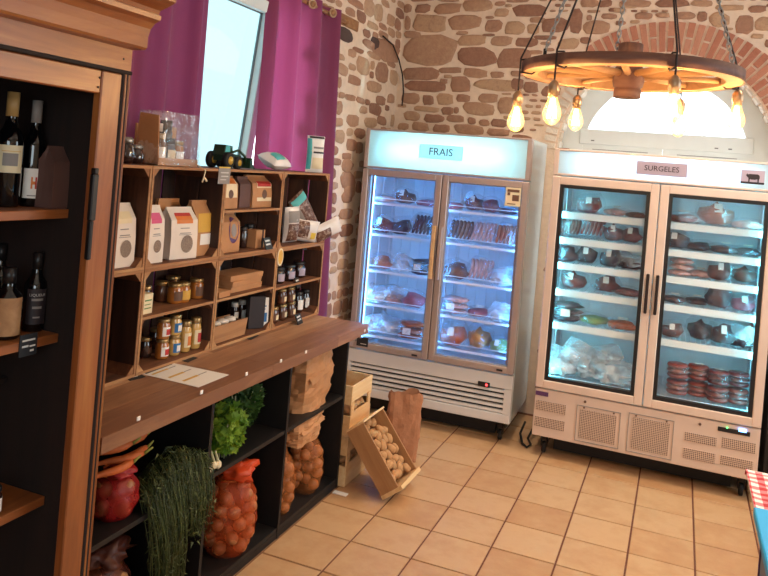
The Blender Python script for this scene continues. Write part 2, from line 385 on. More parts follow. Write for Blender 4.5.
# gap between the two coolers and the strip right of the arch, then above the frame
for i in range(22): back_rects.append((.485 + random.uniform(-.02, .02), .12 + i * .088, random.uniform(.10, .16), .066))
def filler(rects, u0, u1, z0, z1, rw, rh, ok):
    z = z0; out = []
    while z < z1:
        h = random.uniform(*rh); u = u0 + random.uniform(-.1, 0)
        while u < u1:
            wd = random.uniform(*rw); c = (u + wd / 2, z + h / 2, wd - .022, h - .022)
            if ok(*c) and all(abs(c[0] - r[0]) > (c[2] + r[2]) / 2 * .93 + .004 or abs(c[1] - r[1]) > (c[3] + r[3]) / 2 * .93 + .004 for r in rects):
                out.append(c)
            u += wd
        z += h
    rects += out
def ok_back(x, z, wd, ht):
    if x - wd / 2 < LX + .01: return False
    if z < 1.9 and not (.40 < x < .50): return False
    if z > 3.2: return False
    d = math.hypot(x - AX, z - AZ)
    if x < AX - .5 and math.degrees(math.atan2(z - AZ, x - AX)) > 131: d += .11
    return (d - max(wd, ht) / 2 > .955) if z > AZ else abs(x - AX) - wd / 2 > .77
filler(back_rects, LX + .02, 2.6, 1.9, 3.2, (.10, .26), (.06, .12), ok_back)
filler(back_rects, LX + .02, 2.6, 1.9, 3.2, (.06, .10), (.035, .05), ok_back)
for (x, z, wd, ht) in back_rects:
    if wd < .02 or ht < .015: continue
    back_stone(x, z, wd * 1.09, ht * 1.10, 'stone')
read_left(300, 0, 6.982, [(450,-6,520,115),(520,25,572,150),(570,0,620,48),(680,10,728,55),(668,60,722,130),(395,80,455,155),(325,-8,440,45),(320,55,385,112),(470,155,540,205),(550,165,600,205),(440,205,490,262),(505,225,545,270),(550,222,615,272),(612,200,660,255),(668,218,702,268),(665,275,695,340),(440,280,515,335),(510,285,685,420),(335,345,390,400),(370,335,440,368),(470,370,555,410),(395,400,485,520),(490,425,515,485),(575,412,610,432),(610,430,665,470),(525,440,612,570),(628,492,680,590),(340,445,385,490),(485,500,512,545),(335,530,420,590)])
read_left(192, 0, 4, [(700,325,755,370),(735,385,772,420),(670,425,700,455),(708,415,755,460),(690,470,735,510),(740,465,775,500),(650,515,690,545),(620,460,665,505)])
read_left(340, 120, 6.857, [(45,55,85,110),(105,65,160,125),(45,130,110,210),(15,225,75,270),(60,295,90,325),(20,350,75,425),(30,440,100,530),(95,350,150,400),(110,150,150,230),(110,420,145,500)])
read_left(192, 144, 4, [(600,60,640,110),(595,115,650,180),(600,190,640,235),(590,260,640,300),(590,320,640,370),(585,390,625,440),(580,460,620,500),(585,510,630,560)])
def ok_left(y, z, wd, ht): return -.45 < y - wd / 2 and y + wd / 2 < BY - .01 and z < 3.2 and not (-.02 < y < .42 and 2.56 < z < 2.78)
filler(left_rects, -.45, BY, .6, 3.2, (.08, .2), (.06, .12), ok_left)
for (y, z, wd, ht) in left_rects:
    if wd < .02 or ht < .015: continue
    left_stone(y, z, wd * 1.14, ht * 1.12)
left_stone(.72, 2.66, .18, .11, 'stone_dark'); left_stone(.195, 2.625, .24, .10, 'stone_dark')
lint = MB().box(LX - .05, -2.2, 2.68, LX + .012, .38, 2.755, .006).build('lintel_beam', M['pine_dark'], wall_left)

# ---- brick arch ring and limewashed reveal
def brick_at(r0, r1, a, half, m, y0=BY - .014, y1=BY + .10, par=wall_back):
    k = half * .74
    poly = [(AX + r * math.cos(a + s), AZ + r * math.sin(a + s)) for r, s in ((r0, -k), (r1, -k * .93), (r1, k * .93), (r0, k))]
    cx = sum(p[0] for p in poly) / 4; cz = sum(p[1] for p in poly) / 4
    b = MB().prism([(p[0] - cx, p[1] - cz) for p in poly], y0, y1, 'y').build('brick', M[m], par, loc=(cx, 0, cz)); return b
NB = 45
for i in range(NB):
    a = PI * (i + .5) / NB; hw = PI / NB / 2
    if a > math.radians(127) or a < math.radians(14): brick_at(.75, .835, a, hw, 'brick_white')
    elif i % 2: brick_at(.75, .962, a, hw, 'brick')
    else: brick_at(.75, .847, a, hw, 'brick'); brick_at(.863, .966, a, hw, 'brick')
for i in range(16):      # reveal courses, limewashed
    for s in (0, 1):
        a = PI * (i + .5) / 32 if s == 0 else PI - PI * (i + .5) / 32
        brick_at(.719, .745, a, PI / 64, 'brick_white', BY + .004 + .0 * i, BY + (.10 if i % 2 else .17))
for sx in (-1, 1):
    for i in range(26):
        z = AZ - .04 - i * .075; x = AX + sx * (AR - .003)
        MB().box(-.012, 0, -.031, .012, .10 if i % 2 else .17, .031, .003).build('brick', M['brick_white'], wall_back, loc=(x, BY + .003, z))

# ---- arched glazed door behind the freezer
DY = BY + .22
door = struct(obj('door_1', None, None, (AX, DY, 0)))
def ring(r0, r1, y0, y1, n=40):
    b = MB(); vs = []; fs = []
    for i in range(n + 1):
        a = PI * i / n
        for r in (r0, r1):
            for y in (y0, y1): vs.append((r * math.cos(a), y, AZ + r * math.sin(a)))
    for i in range(n):
        p = i * 4; q = p + 4
        fs += [(p, q, q + 2, p + 2), (p + 1, p + 3, q + 3, q + 1), (p, p + 1, q + 1, q), (p + 2, q + 2, q + 3, p + 3)]
    return b.add(vs, fs)
r_ = ring(.575, .735, -.03, .04)
for sx in (-1, 1): r_.box(min(sx * .575, sx * .735), -.03, 0, max(sx * .575, sx * .735), .04, AZ)
r_.build('door_frame', M['frame_white'], door)
MB().box(-.60, -.045, 2.05, .60, .03, 2.165, .006).build('transom_bar', M['frame_white'], door)
for sx in (-1, 1):
    l_ = MB(); x0, x1 = (.001, .60) if sx > 0 else (-.60, -.001)
    l_.box(x0, -.026, 0, x0 + .09, .02, 2.06).box(x1 - .09, -.026, 0, x1, .02, 2.06).box(x0 + .09, -.026, 1.955, x1 - .09, .02, 2.06).box(x0 + .09, -.026, 0, x1 - .09, .02, .6)
    lf = l_.build('door_leaf', M['frame_white'], door)
    MB().box(x0 + .09, -.006, .6, x1 - .09, .0, 1.955).build('pane', M['glass'], lf)
    MB().box(x0 + .10, -.030, 2.012, x1 - .10, -.026, 2.016).build('moulding', M['frame_grey'], lf)
b = MB(); n = 40
b.prism([(.575 * math.cos(PI * i / n), AZ + .575 * math.sin(PI * i / n)) for i in range(n + 1)], 0, .006, 'y').build('fanlight_pane', M['glass'], door)
for x in (-.5, .36, .45): MB().box(x - .012, -.052, 2.075, x + .012, -.045, 2.083).build('latch', M['frame_grey'], door)

# ---- window tilted open in the left wall
win = struct(obj('window_1', None, None, (-1.0, (WY0 + WY1) / 2, 1.06)))
cy = (WY0 + WY1) / 2
f_ = MB(); a0, a1 = WY0 - cy, WY1 - cy
f_.box(-.06, a0, -.06, .0, a0 + .05, 1.6).box(-.06, a1 - .05, -.06, .0, a1, 1.6).box(-.06, a0, -.06, .0, a1, -.01).box(-.06, a0, 1.55, .0, a1, 1.6)
f_.build('window_frame', M['frame_white'], win)
sash = obj('sash', None, win, (.0, 0, .0), (0, math.radians(5.2), 0))
s0, s1, hz = -1.93 - cy, -.83 - cy, 1.545
s_ = MB(); fw_ = .065
s_.box(-.05, s0, 0, .012, s0 + fw_, hz, .004).box(-.05, s1 - fw_, 0, .012, s1, hz, .004).box(-.05, s0 + fw_, 0, .012, s1 - fw_, fw_, .004).box(-.05, s0 + fw_, hz - fw_, .012, s1 - fw_, hz, .004)
sf = s_.build('sash_frame', M['frame_white'], win); sf.rotation_euler = (0, math.radians(5.2), 0)
bpy.data.objects.remove(sash)
s_ = MB(); g = fw_ - .002
for (y0, z0, y1, z1) in ((s0 + g, g, s0 + g + .008, hz - g), (s1 - g - .008, g, s1 - g, hz - g), (s0 + g, hz - g - .008, s1 - g, hz - g)): s_.box(-.039, y0, z0, -.030, y1, z1)
q = s_.build('glazing_seal', M['frame_grey'], sf)
q = MB().box(-.046, s0 + fw_, fw_, -.040, s1 - fw_, hz - fw_).build('pane', M['win_glass'], sf)
# ================================================================ COOLERS
M['header_panel'] = None
k = N('translucent_header_panel'); k.b.inputs['Base Color'].default_value = srgb('#e4eef2'); k.b.inputs['Roughness'].default_value = .3
tl = k.n('ShaderNodeBsdfTranslucent'); tl.inputs['Color'].default_value = srgb('#d6f2f6'); mx = k.n('ShaderNodeMixShader'); mx.inputs[0].default_value = .6
k.l(k.b.outputs[0], mx.inputs[1]); k.l(tl.outputs[0], mx.inputs[2]); k.l(mx.outputs[0], k.out.inputs['Surface'])
M['header_panel'] = k.m
M['tube1'] = emis('cool_white_tube', (.45, .86, 1), 80)
M['tube2'] = emis('dim_cool_tube', (.52, .70, 1), 46)
M['led1'] = emis('blue_white_strip', (.09, .40, 1), 25)
M['led2'] = emis('green_white_strip', (.14, .76, .95), 30)
M['dot_red'] = emis('red_digit', (1, .05, .05), 3); M['dot_blue'] = emis('blue_digit', (.1, .3, 1), 8); M['dot_green'] = emis('green_lamp', (.1, 1, .2), 3)
# perforated sheet
k = N('perforated_sheet'); tc = k.n('ShaderNodeTexCoord'); mp = k.n('ShaderNodeMapping'); mp.inputs['Scale'].default_value = (95, 95, 95); k.l(tc.outputs['Object'], mp.inputs['Vector'])
fr_ = k.n('ShaderNodeVectorMath', operation='FRACTION'); k.l(mp.outputs[0], fr_.inputs[0])
sb = k.n('ShaderNodeVectorMath', operation='SUBTRACT'); k.l(fr_.outputs[0], sb.inputs[0]); sb.inputs[1].default_value = (.5, .5, .5)
ml = k.n('ShaderNodeVectorMath', operation='MULTIPLY'); k.l(sb.outputs[0], ml.inputs[0]); ml.inputs[1].default_value = (1, 0, 1)
ln = k.n('ShaderNodeVectorMath', operation='LENGTH'); k.l(ml.outputs[0], ln.inputs[0])
k.l(k.ramp([(.30, '#3d2a22'), (.36, '#cdb09c')], ln.outputs['Value']), k.b.inputs['Base Color']); k.b.inputs['Roughness'].default_value = .5
M['perf'] = k.m

M['white1'] = mat('cyan_lit_enamel', '#cddcdc', .25, var=.02, coat=.4)  # white enamel with reflected cyan light put into its colour
M['iron0'] = mat('blackened_steel', '#26211f', .45, metal=.6, var=0)
M['rail'] = mat('cool_white_rail', '#e6f2f4', .4, var=0)
def local_px(root, x, y, v=0.):
    """pixel on the cooler's front plane (pushed in by v) -> local u, z"""
    o = root.location; a = root.rotation_euler.z; nrm = Vector((-math.sin(a), math.cos(a), 0)); d = ray(x, y)
    t = ((Vector(o) + nrm * v - CAM).dot(nrm)) / d.dot(nrm); p = CAM + d * t - Vector(o)
    return p.x * math.cos(a) + p.y * math.sin(a), p.z
def rect_px(root, x0, y0, x1, y1):
    """axis-aligned local rect from top-left and bottom-right pixels"""
    (a, b), (c, d) = local_px(root, x0, y0), local_px(root, x1, y1); return min(a, c), min(b, d), max(a, c), max(b, d)

def cooler(name, label, loc, rot, W, D, HT, HH, HD, HB, body, doorm, innerm, shelves, tube, led, fw, style):
    r = thing(name, label, 'cooler', loc, (0, 0, rot)); t = .045
    b = MB()
    b.box(0, .06, HB, t, D, HT - .002).box(W - t, .06, HB, W, D, HT - .002).box(t, D - t, HB, W - t, D, HT - .002).box(t, .06, HB, W - t, D - t, HD).box(t, .05, HH, W - t, D - t, HH + .03).box(t, .09, HT - .03, W - t, D - t, HT - .002)
    b.build('body', M[body], r)
    li = MB()   # white liner inside
    li.box(t, .07, HD, t + .004, D - t, HH).box(W - t - .004, .07, HD, W - t, D - t, HH).box(t, D - t - .004, HD, W - t, D - t, HH).box(t, .07, HD, W - t, D - t, HD + .004).box(t, .07, HH - .004, W - t, D - t, HH)
    for i in range(1, 14): li.box(t + i * (W - 2 * t) / 14 - .003, D - t - .012, HD, t + i * (W - 2 * t) / 14 + .003, D - t - .003, HH)
    lin = li.build('liner', M['white_in'], r)
    for sx in (t + .006, W - t - .012, W / 2 - .003):
        MB().box(sx, D * .45, HD + .05, sx + .006, D * .45 + .02, HH - .05).box(sx, D * .8, HD + .05, sx + .006, D * .8 + .02, HH - .05).build('shelf_rail', M['wire'], r)
    # lit header
    h = MB(); h.box(0, .0, HH, .03, .07, HT, .003).box(W - .03, .0, HH, W, .07, HT, .003).box(.03, .0, HT - .012, W - .03, .07, HT, .002).box(.03, .0, HH, W - .03, .07, HH + .012, .002).box(.03, .085, HH, W - .03, .09, HT)
    hd = h.build('header_box', M[doorm], r)
    MB().box(.03, .004, HH + .012, W - .03, .009, HT - .012).build('header_panel', M['header_panel'], r)
    MB().lathe([(.011, 0), (.011, W * .72)], 10, M=Matrix.Translation((W * .13, .06, (HH + HT) / 2)) @ Matrix.Rotation(PI / 2, 4, 'Y')).build('tube_lamp', M[tube], r)
    # doors
    gap = .006
    for di in (0, 1):
        u0, u1 = (.0, W / 2 - gap / 2) if di == 0 else (W / 2 + gap / 2, W)
        z0, z1 = HD + .008, HH - .008
        f = MB()
        f.box(u0, -.005, z0, u0 + fw, .05, z1, .004).box(u1 - fw, -.005, z0, u1, .05, z1, .004).box(u0 + fw, -.005, z0, u1 - fw, .05, z0 + fw, .003).box(u0 + fw, -.005, z1 - fw, u1 - fw, .05, z1, .003)
        dr = f.build('door', M[doorm], r)
        if style == 2:
            g = MB(); e = .022; a0, a1, b0, b1 = u0 + fw, u1 - fw, z0 + fw, z1 - fw
            g.box(a0, .004, b0, a0 + e, .045, b1).box(a1 - e, .004, b0, a1, .045, b1).box(a0 + e, .004, b0, a1 - e, .045, b0 + e).box(a0 + e, .004, b1 - e, a1 - e, .045, b1)
            g.build('gasket', M['gasket'], dr)
        else:
            g = MB(); e = .006; a0, a1, b0, b1 = u0 + fw, u1 - fw, z0 + fw, z1 - fw
            g.box(a0, .006, b0, a0 + e, .04, b1).box(a1 - e, .006, b0, a1, .04, b1).box(a0 + e, .006, b0, a1 - e, .04, b0 + e).box(a0 + e, .006, b1 - e, a1 - e, .04, b1)
            g.build('gasket', M['grey'], dr)
        MB().box(u0 + fw, .014, z0 + fw, u1 - fw, .019, z1 - fw).build('pane', M['glass'], dr)
        hu = (u1 - fw * .5) if di == 0 else (u0 + fw * .5)
        if style == 1: hb = MB().box(hu - .013, -.035, 1.02, hu + .013, -.012, 1.38, .004).box(hu - .01, -.014, 1.03, hu + .01, -.004, 1.06).box(hu - .01, -.014, 1.34, hu + .01, -.004, 1.37)
        else: hb = MB().box(hu - .009, -.028, 1.0, hu + .009, -.012, 1.24, .004).box(hu - .007, -.014, 1.01, hu + .007, -.004, 1.03).box(hu - .007, -.014, 1.21, hu + .007, -.004, 1.23)
        hb.build('handle', M['pine'] if (style == 1 and di == 0) else M['cab_dark'] if style == 2 else M['alu'], dr)
        MB().box((u0 + u1) / 2 + .18, -.008, z0 + .012, (u0 + u1) / 2 + .22, -.004, z0 + .024).build('lock', M['gasket'], dr) if style == 1 else None
    for u in ((t + .008, W - t - .02, W / 2 - .007) if style == 1 else (t + .008, W - t - .02)):
        MB().box(u, .075, HD + .04, u + .012, .087, HH - .05).build('light_strip', M[led], r)
        MB().box(u - .003, .064, HD + .03, u + .015, .068, HH - .04).build('added_glow_shield', M['alu'], r)  # opaque shield added to keep the strip's glow off the floor
    # shelves, one per door half and level
    for zi, z in enumerate(shelves):
        for di in (0, 1):
            a, b_ = (t + .02, W / 2 - .012) if di == 0 else (W / 2 + .012, W - t - .02)
            s = MB(); y0, y1 = .105, D - t - .03
            s.tube([(a, y0, z), (b_, y0, z)], .004, 6).tube([(a, y1, z), (b_, y1, z)], .004, 6).tube([(a, y0, z), (a, y1, z)], .004, 6).tube([(b_, y0, z), (b_, y1, z)], .004, 6)
            n = 20
            for i in range(1, n): x = a + (b_ - a) * i / n; s.box(x - .0014, y0, z - .001, x + .0014, y1, z + .0018)
            if style == 1:
                s.tube([(a, y0, z), (a, y0, z + .035), (b_, y0, z + .035), (b_, y0, z)], .003, 6)
                s.box(a, y0 - .004, z - .012, b_, y0 - .001, z + .004)
            sh = s.build('wire_shelf', M['wire'], r)
            if style == 2 and zi < len(shelves) - 1: MB().box(a, y0 - .012, z - .038, b_, y0 - .006, z + .004).build('price_rail', M['rail'], sh)
    # wheels
    for u in (.07, W - .07):
        for v in (.10, D - .10):
            c = MB(); c.lathe([(.032, -.012), (.036, -.008), (.036, .008), (.032, .012)], 14, M=Matrix.Translation((u, v, .037)) @ Matrix.Rotation(PI / 2, 4, 'Y'))
            cw = c.build('caster', M['rubber'], r)
            MB().box(u - .02, v - .018, .045, u - .014, v + .018, HB).box(u + .014, v - .018, .045, u + .02, v + .018, HB).box(u - .02, v - .018, .085, u + .02, v + .018, HB).build('caster_fork', M['iron0'], cw)
    MB().box(.05, .12, HB - .03, W - .05, D - .05, HB).box(.12, .17, .012, W - .12, D - .16, HB - .03).build('underside_shade_block', M['black'], r)  # underside, plus a black block standing in for the shade beneath
    return r

SH1 = [1.49, 1.265, 1.005, .765, .545]
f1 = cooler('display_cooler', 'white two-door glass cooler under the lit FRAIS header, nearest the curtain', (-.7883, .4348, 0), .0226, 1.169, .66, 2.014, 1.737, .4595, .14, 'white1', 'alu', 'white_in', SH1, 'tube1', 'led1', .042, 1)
W1 = 1.169
lw = MB(); lw.box(0, .006, .14, W1, .05, .20, .004).box(0, .006, .365, W1, .05, .457, .004).box(0, .006, .20, .025, .05, .365).box(W1 - .05, .006, .20, W1, .05, .365)
lw.build('lower_panel', M['white'], f1)
for i in range(5):
    z = .206 + i * .033
    MB().prism([(.008, z), (.009, z + .016), (.024, z + .019), (.024, z + .003)], .025, W1 - .05, 'x').build('louvre', M['white'], f1)
MB().box(.02, .046, .19, W1 - .04, .052, .37).build('louvre_back', M['black'], f1)
u0, z0, u1, z1 = rect_px(f1, 478, 381, 489.5, 388); dp = MB().box(u0, -.002, z0, u1, .008, z1, .002).build('thermostat', M['gasket'], f1)
MB().box(u1 - .028, -.004, z0 + .01, u1 - .014, -.001, z1 - .008).build('digit', M['dot_red'], dp)
u0, z0, u1, z1 = rect_px(f1, 420, 144, 462, 161); pl = MB().box(u0, -.001, z0, u1, .003, z1).build('sign_plate', M['header_panel'], f1)
text_mesh('FRAIS', .07, M['ink'], 'lettering', pl, ((u0 + u1) / 2, -.0018, (z0 + z1) / 2), (PI / 2, 0, 0))
MB().box(u0, -.0016, z0, u1, -.0008, z0 + .003).box(u0, -.0016, z1 - .003, u1, -.0008, z1).box(u0, -.0016, z0, u0 + .003, -.0008, z1).box(u1 - .003, -.0016, z0, u1, -.0008, z1).build('border', M['grey'], pl)
u0, z0, u1, z1 = rect_px(f1, 506.5, 187, 520, 207)
st = MB().box(u0, -.0085, z0, u1, -.0055, z1).build('sticker', M['cream'], f1)
MB().box(u0 + .01, -.0095, z1 - .03, u1 - .01, -.0085, z1 - .012).box(u0 + .045, -.0095, z0 + .035, u1 - .01, -.0085, z0 + .075).box(u0 + .015, -.0095, z0 + .012, u1 - .03, -.0085, z0 + .018).box(u0 + .012, -.0095, z0 + .07, u0 + .03, -.0085, z0 + .09).build('print', M['brownlid'], st)
u0, z0, u1, z1 = rect_px(f1, 357.5, 336, 368, 347)
st = MB().box(u0, -.0085, z0, u1, -.0055, z1).build('price_card', M['slate'], f1)
MB().box(u0 + .02, -.0095, z0 + .055, u0 + .035, -.0085, z0 + .06).box(u0 + .03, -.0095, z0 + .015, u1 - .012, -.0085, z0 + .02).build('chalk_writing', M['chalk'], st)

SH2 = [1.557, 1.392, 1.228, 1.057, .842, .495]
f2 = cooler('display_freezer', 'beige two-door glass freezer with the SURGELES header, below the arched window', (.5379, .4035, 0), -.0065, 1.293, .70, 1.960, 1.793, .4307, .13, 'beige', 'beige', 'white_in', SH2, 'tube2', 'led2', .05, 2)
W2 = 1.293
MB().box(0, .006, .13, W2, .05, .4295, .004).build('lower_panel', M['beige'], f2)
def grille(x0, y0, x1, y1, name='grille'):
    u0, z0, u1, z1 = rect_px(f2, x0, y0, x1, y1); return MB().box(u0, .002, z0, u1, .007, z1).build(name, M['perf'], f2), (u0, z0, u1, z1)
for g in ((536.5, 400, 565, 412.5), (535, 416, 563.8, 428.5), (684.5, 432, 716, 444), (683, 447.5, 714.5, 461), (722, 437.5, 755, 451), (720.5, 455, 752.5, 467.5)):
    grille(g[0], g[1], g[2], g[3] + 3)
for g in ((580.5, 409, 614.5, 445), (632.5, 417, 667.5, 456)):
    gg, (u0, z0, u1, z1) = grille(*g, name='hatch_grille')
    e = .022; c = MB(); c.box(u0 - e, .001, z0 - e, u0 - e + .003, .0065, z1 + e).box(u1 + e - .003, .001, z0 - e, u1 + e, .0065, z1 + e).box(u0 - e, .001, z0 - e, u1 + e, .0065, z0 - e + .003).box(u0 - e, .001, z1 + e - .003, u1 + e, .0065, z1 + e)
    c.build('hatch_seam', M['grey'], gg)
    for uu in (u0 + .02, u1 - .02): MB().lathe([(.006, 0), (.005, .004)], 8, M=Matrix.Translation((uu, .005, z1 + e * .5)) @ Matrix.Rotation(PI / 2, 4, 'X')).build('screw', M['brownlid'], gg)
u0, z0, u1, z1 = rect_px(f2, 718, 426.5, 750, 437)
dp = MB().box(u0, .0, z0, u1, .008, z1, .002).build('thermostat', M['gasket'], f2)
MB().box(u0 + .11, -.002, z0 + .02, u0 + .15, .0, z0 + .038).build('digit', M['dot_blue'], dp); MB().box(u0 + .045, -.002, z0 + .024, u0 + .053, .0, z0 + .032).build('lamp', M['dot_green'], dp)
u0, z0, u1, z1 = rect_px(f2, 535.8, 390.5, 548, 397); MB().box(u0, .001, z0, u1, .008, z1).build('maker_plate', M['purple'], f2)
for px in ((585, 402), (700, 424.5)):
    u, z = local_px(f2, *px); MB().lathe([(.009, 0), (.007, .006)], 10, M=Matrix.Translation((u, .007, z)) @ Matrix.Rotation(PI / 2, 4, 'X')).build('screw', M['brownlid'], f2)
u0, z0, u1, z1 = rect_px(f2, 637, 160.5, 687, 178); M['lilac'] = mat('lilac_paper', '#b3a4b4', .6, var=.02)
pl = MB().box(u0, -.001, z0, u1, .003, z1).build('sign_plate', M['lilac'], f2)
text_mesh('SURGELES', .045, M['ink'], 'lettering', pl, ((u0 + u1) / 2, -.0018, (z0 + z1) / 2), (PI / 2, 0, 0))
u0, z0, u1, z1 = rect_px(f2, 741.5, 169.5, 764, 185)
pl = MB().box(u0, -.001, z0, u1, .003, z1).build('cow_sticker', M['lilac'], f2)
cw_ = [(-.40, .10), (-.33, .24), (-.30, .16), (-.18, .20), (.30, .20), (.40, .12), (.42, -.05), (.38, -.12), (.37, -.34), (.30, -.34), (.28, -.12), (.14, -.16), (-.10, -.16), (-.16, -.12), (-.17, -.34), (-.24, -.34), (-.25, -.06), (-.33, .02)]
s_ = (u1 - u0) * .9; MB().prism([((u0 + u1) / 2 + a * s_ * .8, (z0 + z1) / 2 + b * s_ * .8) for a, b in cw_], -.0022, -.001, 'y').box(u0, -.0022, z0, u1, -.001, z0 + .012).build('cow_silhouette', M['ink'], pl)

# ---------------------------------------------------------------- packs on the shelves
for n_, c_ in dict(m_dark='#3a0e1a', m_red='#6e1c1a', m_pink='#a04c58', m_brown='#652c1e', m_orange='#a84c20', m_gold='#d08a34', m_pale='#cf9a90', m_white='#dfe2e2', m_green='#8a9a50', m_burger='#8a3a30').items():
    M[n_] = mat(n_, c_, .4, var=.35, scale=28, bump=.3)
M['film'] = thin('clear_film', (.98, .99, 1), gloss=.075, rough=.16, fres=False, opac=.04, ocol=(.9, .95, 1), bump=1.0, bscale=40)
M['bagfilm'] = thin('milky_film', (.95, .97, 1), gloss=.14, rough=.2, fres=False, opac=.28, ocol=(.85, .9, .92), bump=1.0, bscale=22)
pk = {}
def pack_meshes(kind, sd):
    if (kind, sd) in pk: return pk[kind, sd]
    rr = random.Random(sd * 31 + len(kind)); mt = MB(); fl = MB(); lb = MB()
    if kind == 'lump':
        mt.blob(.078, .07, .042, .5, 1.9, sd, 2, M=Matrix.Translation((0, 0, .036)), flat=.75)
        fl.blob(.092, .085, .058, .35, 2.6, sd + 5, 2, M=Matrix.Translation((0, 0, .045)), flat=.75)
        lb.grid(lambda u, v: (-.02 + .034 * u, -.074 + .02 * v, .05 + .03 * v), 2, 2)
    elif kind == 'slab':
        mt.blob(.085, .075, .02, .3, 1.8, sd, 2, M=Matrix.Translation((0, 0, .017)), flat=.7)
        fl.blob(.105, .09, .028, .3, 2.6, sd + 5, 2, M=Matrix.Translation((0, 0, .021)), flat=.7)
        lb.grid(lambda u, v: (-.02 + .05 * u, -.05 + .05 * v, .047 + .004 * v), 2, 2)
    elif kind == 'stack':
        for i in range(3): mt.blob(.08, .075, .013, .3, 1.8, sd + i, 2, M=Matrix.Translation((rr.uniform(-.01, .01), rr.uniform(-.01, .01), .014 + i * .028)))
        fl.blob(.10, .09, .05, .3, 2.6, sd + 5, 2, M=Matrix.Translation((0, 0, .042)), flat=.8)
        lb.grid(lambda u, v: (-.03 + .05 * u, -.086 + .004 * v, .03 + .03 * v), 2, 2)
    elif kind == 'sausage':
        for i in range(6):
            x = -.06 + i * .024
            mt.tube([(x + .012 * math.sin(j / 7 * PI), -.055 + .10 * j / 7, .022 + .075 * math.sin((j / 7) * PI * .62)) for j in range(8)], [.006, .0115, .0125, .0125, .0125, .0125, .0115, .006], 8)
        fl.blob(.095, .082, .075, .2, 2.6, sd + 5, 2, M=Matrix.Translation((0, 0, .055)), flat=.72)
        lb.grid(lambda u, v: (-.02 + .036 * u, .03 + .012 * v, .085 + .03 * v), 2, 2)
    elif kind == 'burger':
        for i in range(3): mt.lathe([(.03, 0), (.05, .004), (.055, .012), (.05, .022), (.03, .026)], 18, M=Matrix.Translation((rr.uniform(-.004, .004), 0, .002 + i * .028)))
        fl.blob(.066, .066, .052, .2, 2.4, sd, 2, M=Matrix.Translation((0, 0, .044)), flat=.82)
        lb.grid(lambda u, v: (-.022 + .045 * u, -.03 + .03 * v, .094 + .0 * v), 2, 2)
    elif kind == 'bag':
        mt.blob(.085, .075, .034, .8, 2.6, sd, 3, M=Matrix.Translation((0, 0, .028)), flat=.75)
        fl.blob(.108, .09, .055, .8, 2.6, sd + 5, 2, M=Matrix.Translation((0, 0, .052)), flat=.72)
        lb.grid(lambda u, v: (-.02 + .036 * u, -.08 + .02 * v, .045 + .03 * v), 2, 2)
    fl.sm = [False] * len(fl.sm)
    pk[kind, sd] = tuple(b.mesh(n, M['m_red']) for b, n in ((mt, 'meat'), (fl, 'film'), (lb, 'pack_label')))
    return pk[kind, sd]
KW = dict(lump='wrapped joint', slab='flat vacuum pack', stack='stacked vacuum slices', sausage='pack of sausages', burger='pack of round burgers', bag='loose freezer bag')
CWD = dict(m_dark='dark purple-red', m_red='red', m_pink='pink', m_brown='brown', m_orange='orange-brown', m_gold='golden', m_pale='pale pink', m_white='white', m_green='green', m_burger='reddish brown')
def put_packs(root, which, side, shelves, table):
    a = root.rotation_euler.z
    for si, row in table.items():
        for n, (px, kind, col, sc) in enumerate(row):
            gaps = [abs(row[q][0] - px) for q in (n - 1, n + 1) if 0 <= q < len(row)]
            z = shelves[si % 10] + .0025 + (.104 if si >= 10 else 0); v = .215 + (.035 if n % 2 else -.01) + random.uniform(-.008, .008)
            lo, hi = 0., 1.4          # find local u whose pixel column is px
            for _ in range(30):
                m = (lo + hi) / 2; P_ = Vector(root.location) + Vector((m * math.cos(a) - v * math.sin(a), m * math.sin(a) + v * math.cos(a), z + .04))
                if pixx(P_) < px: lo = m
                else: hi = m
            lvl = si % 10
            lab = f'{CWD[col]} {KW[kind]}, {ORD[n]} from left, {ORD[lvl]} shelf down, {side} {which} door'
            if si >= 10: lab = f'{CWD[col]} {KW[kind]} on top of another, {ORD[n]} from left, {side} {which} door'
            t = thing('meat_pack' if kind != 'bag' else 'freezer_bag', lab, 'meat pack', (P_.x, P_.y, z), (0, 0, random.uniform(-.16, .16)), f'packs in the {which} cooler')
            sx = min(sc * 1.18, min(gaps or [40]) * depth(P_) / F_PX / (.138 if kind != 'burger' else .108))
            t.scale = (sx, min(sc * 1.18, sx * 1.25), sc * (1.5 if kind != 'burger' else 1.08))
            me = pack_meshes(kind, (n + lvl * 3) % 4)
            for mesh, nm, mm in zip(me, ('contents' if kind == 'bag' else 'meat', 'film', 'pack_label'), (M[col], M['bagfilm'] if kind == 'bag' else M['film'], M['print_white'])):
                if nm == 'pack_label' and (n + lvl) % 3 == 2: continue
                o = obj(nm, mesh, t); o.material_slots[0].link = 'OBJECT'; o.material_slots[0].material = mm
L, S, K, G, B_, U = 'lump', 'slab', 'stack', 'sausage', 'burger', 'bag'
put_packs(f1, 'FRAIS', 'left', SH1, {0: [(385, S, 'm_pale', .9), (405, L, 'm_brown', .85), (428, S, 'm_pink', .9)],
    1: [(383, L, 'm_red', .95), (402, L, 'm_dark', .95), (424, G, 'm_dark', 1)],
    2: [(382, L, 'm_orange', .85), (402, U, 'm_white', .75), (422, K, 'm_dark', .9)],
    3: [(374, U, 'm_white', .85), (393, U, 'm_pale', .85), (414, L, 'm_pink', .9)],
    4: [(370, U, 'm_white', .8), (388, U, 'm_white', .9), (411, K, 'm_orange', 1)]})
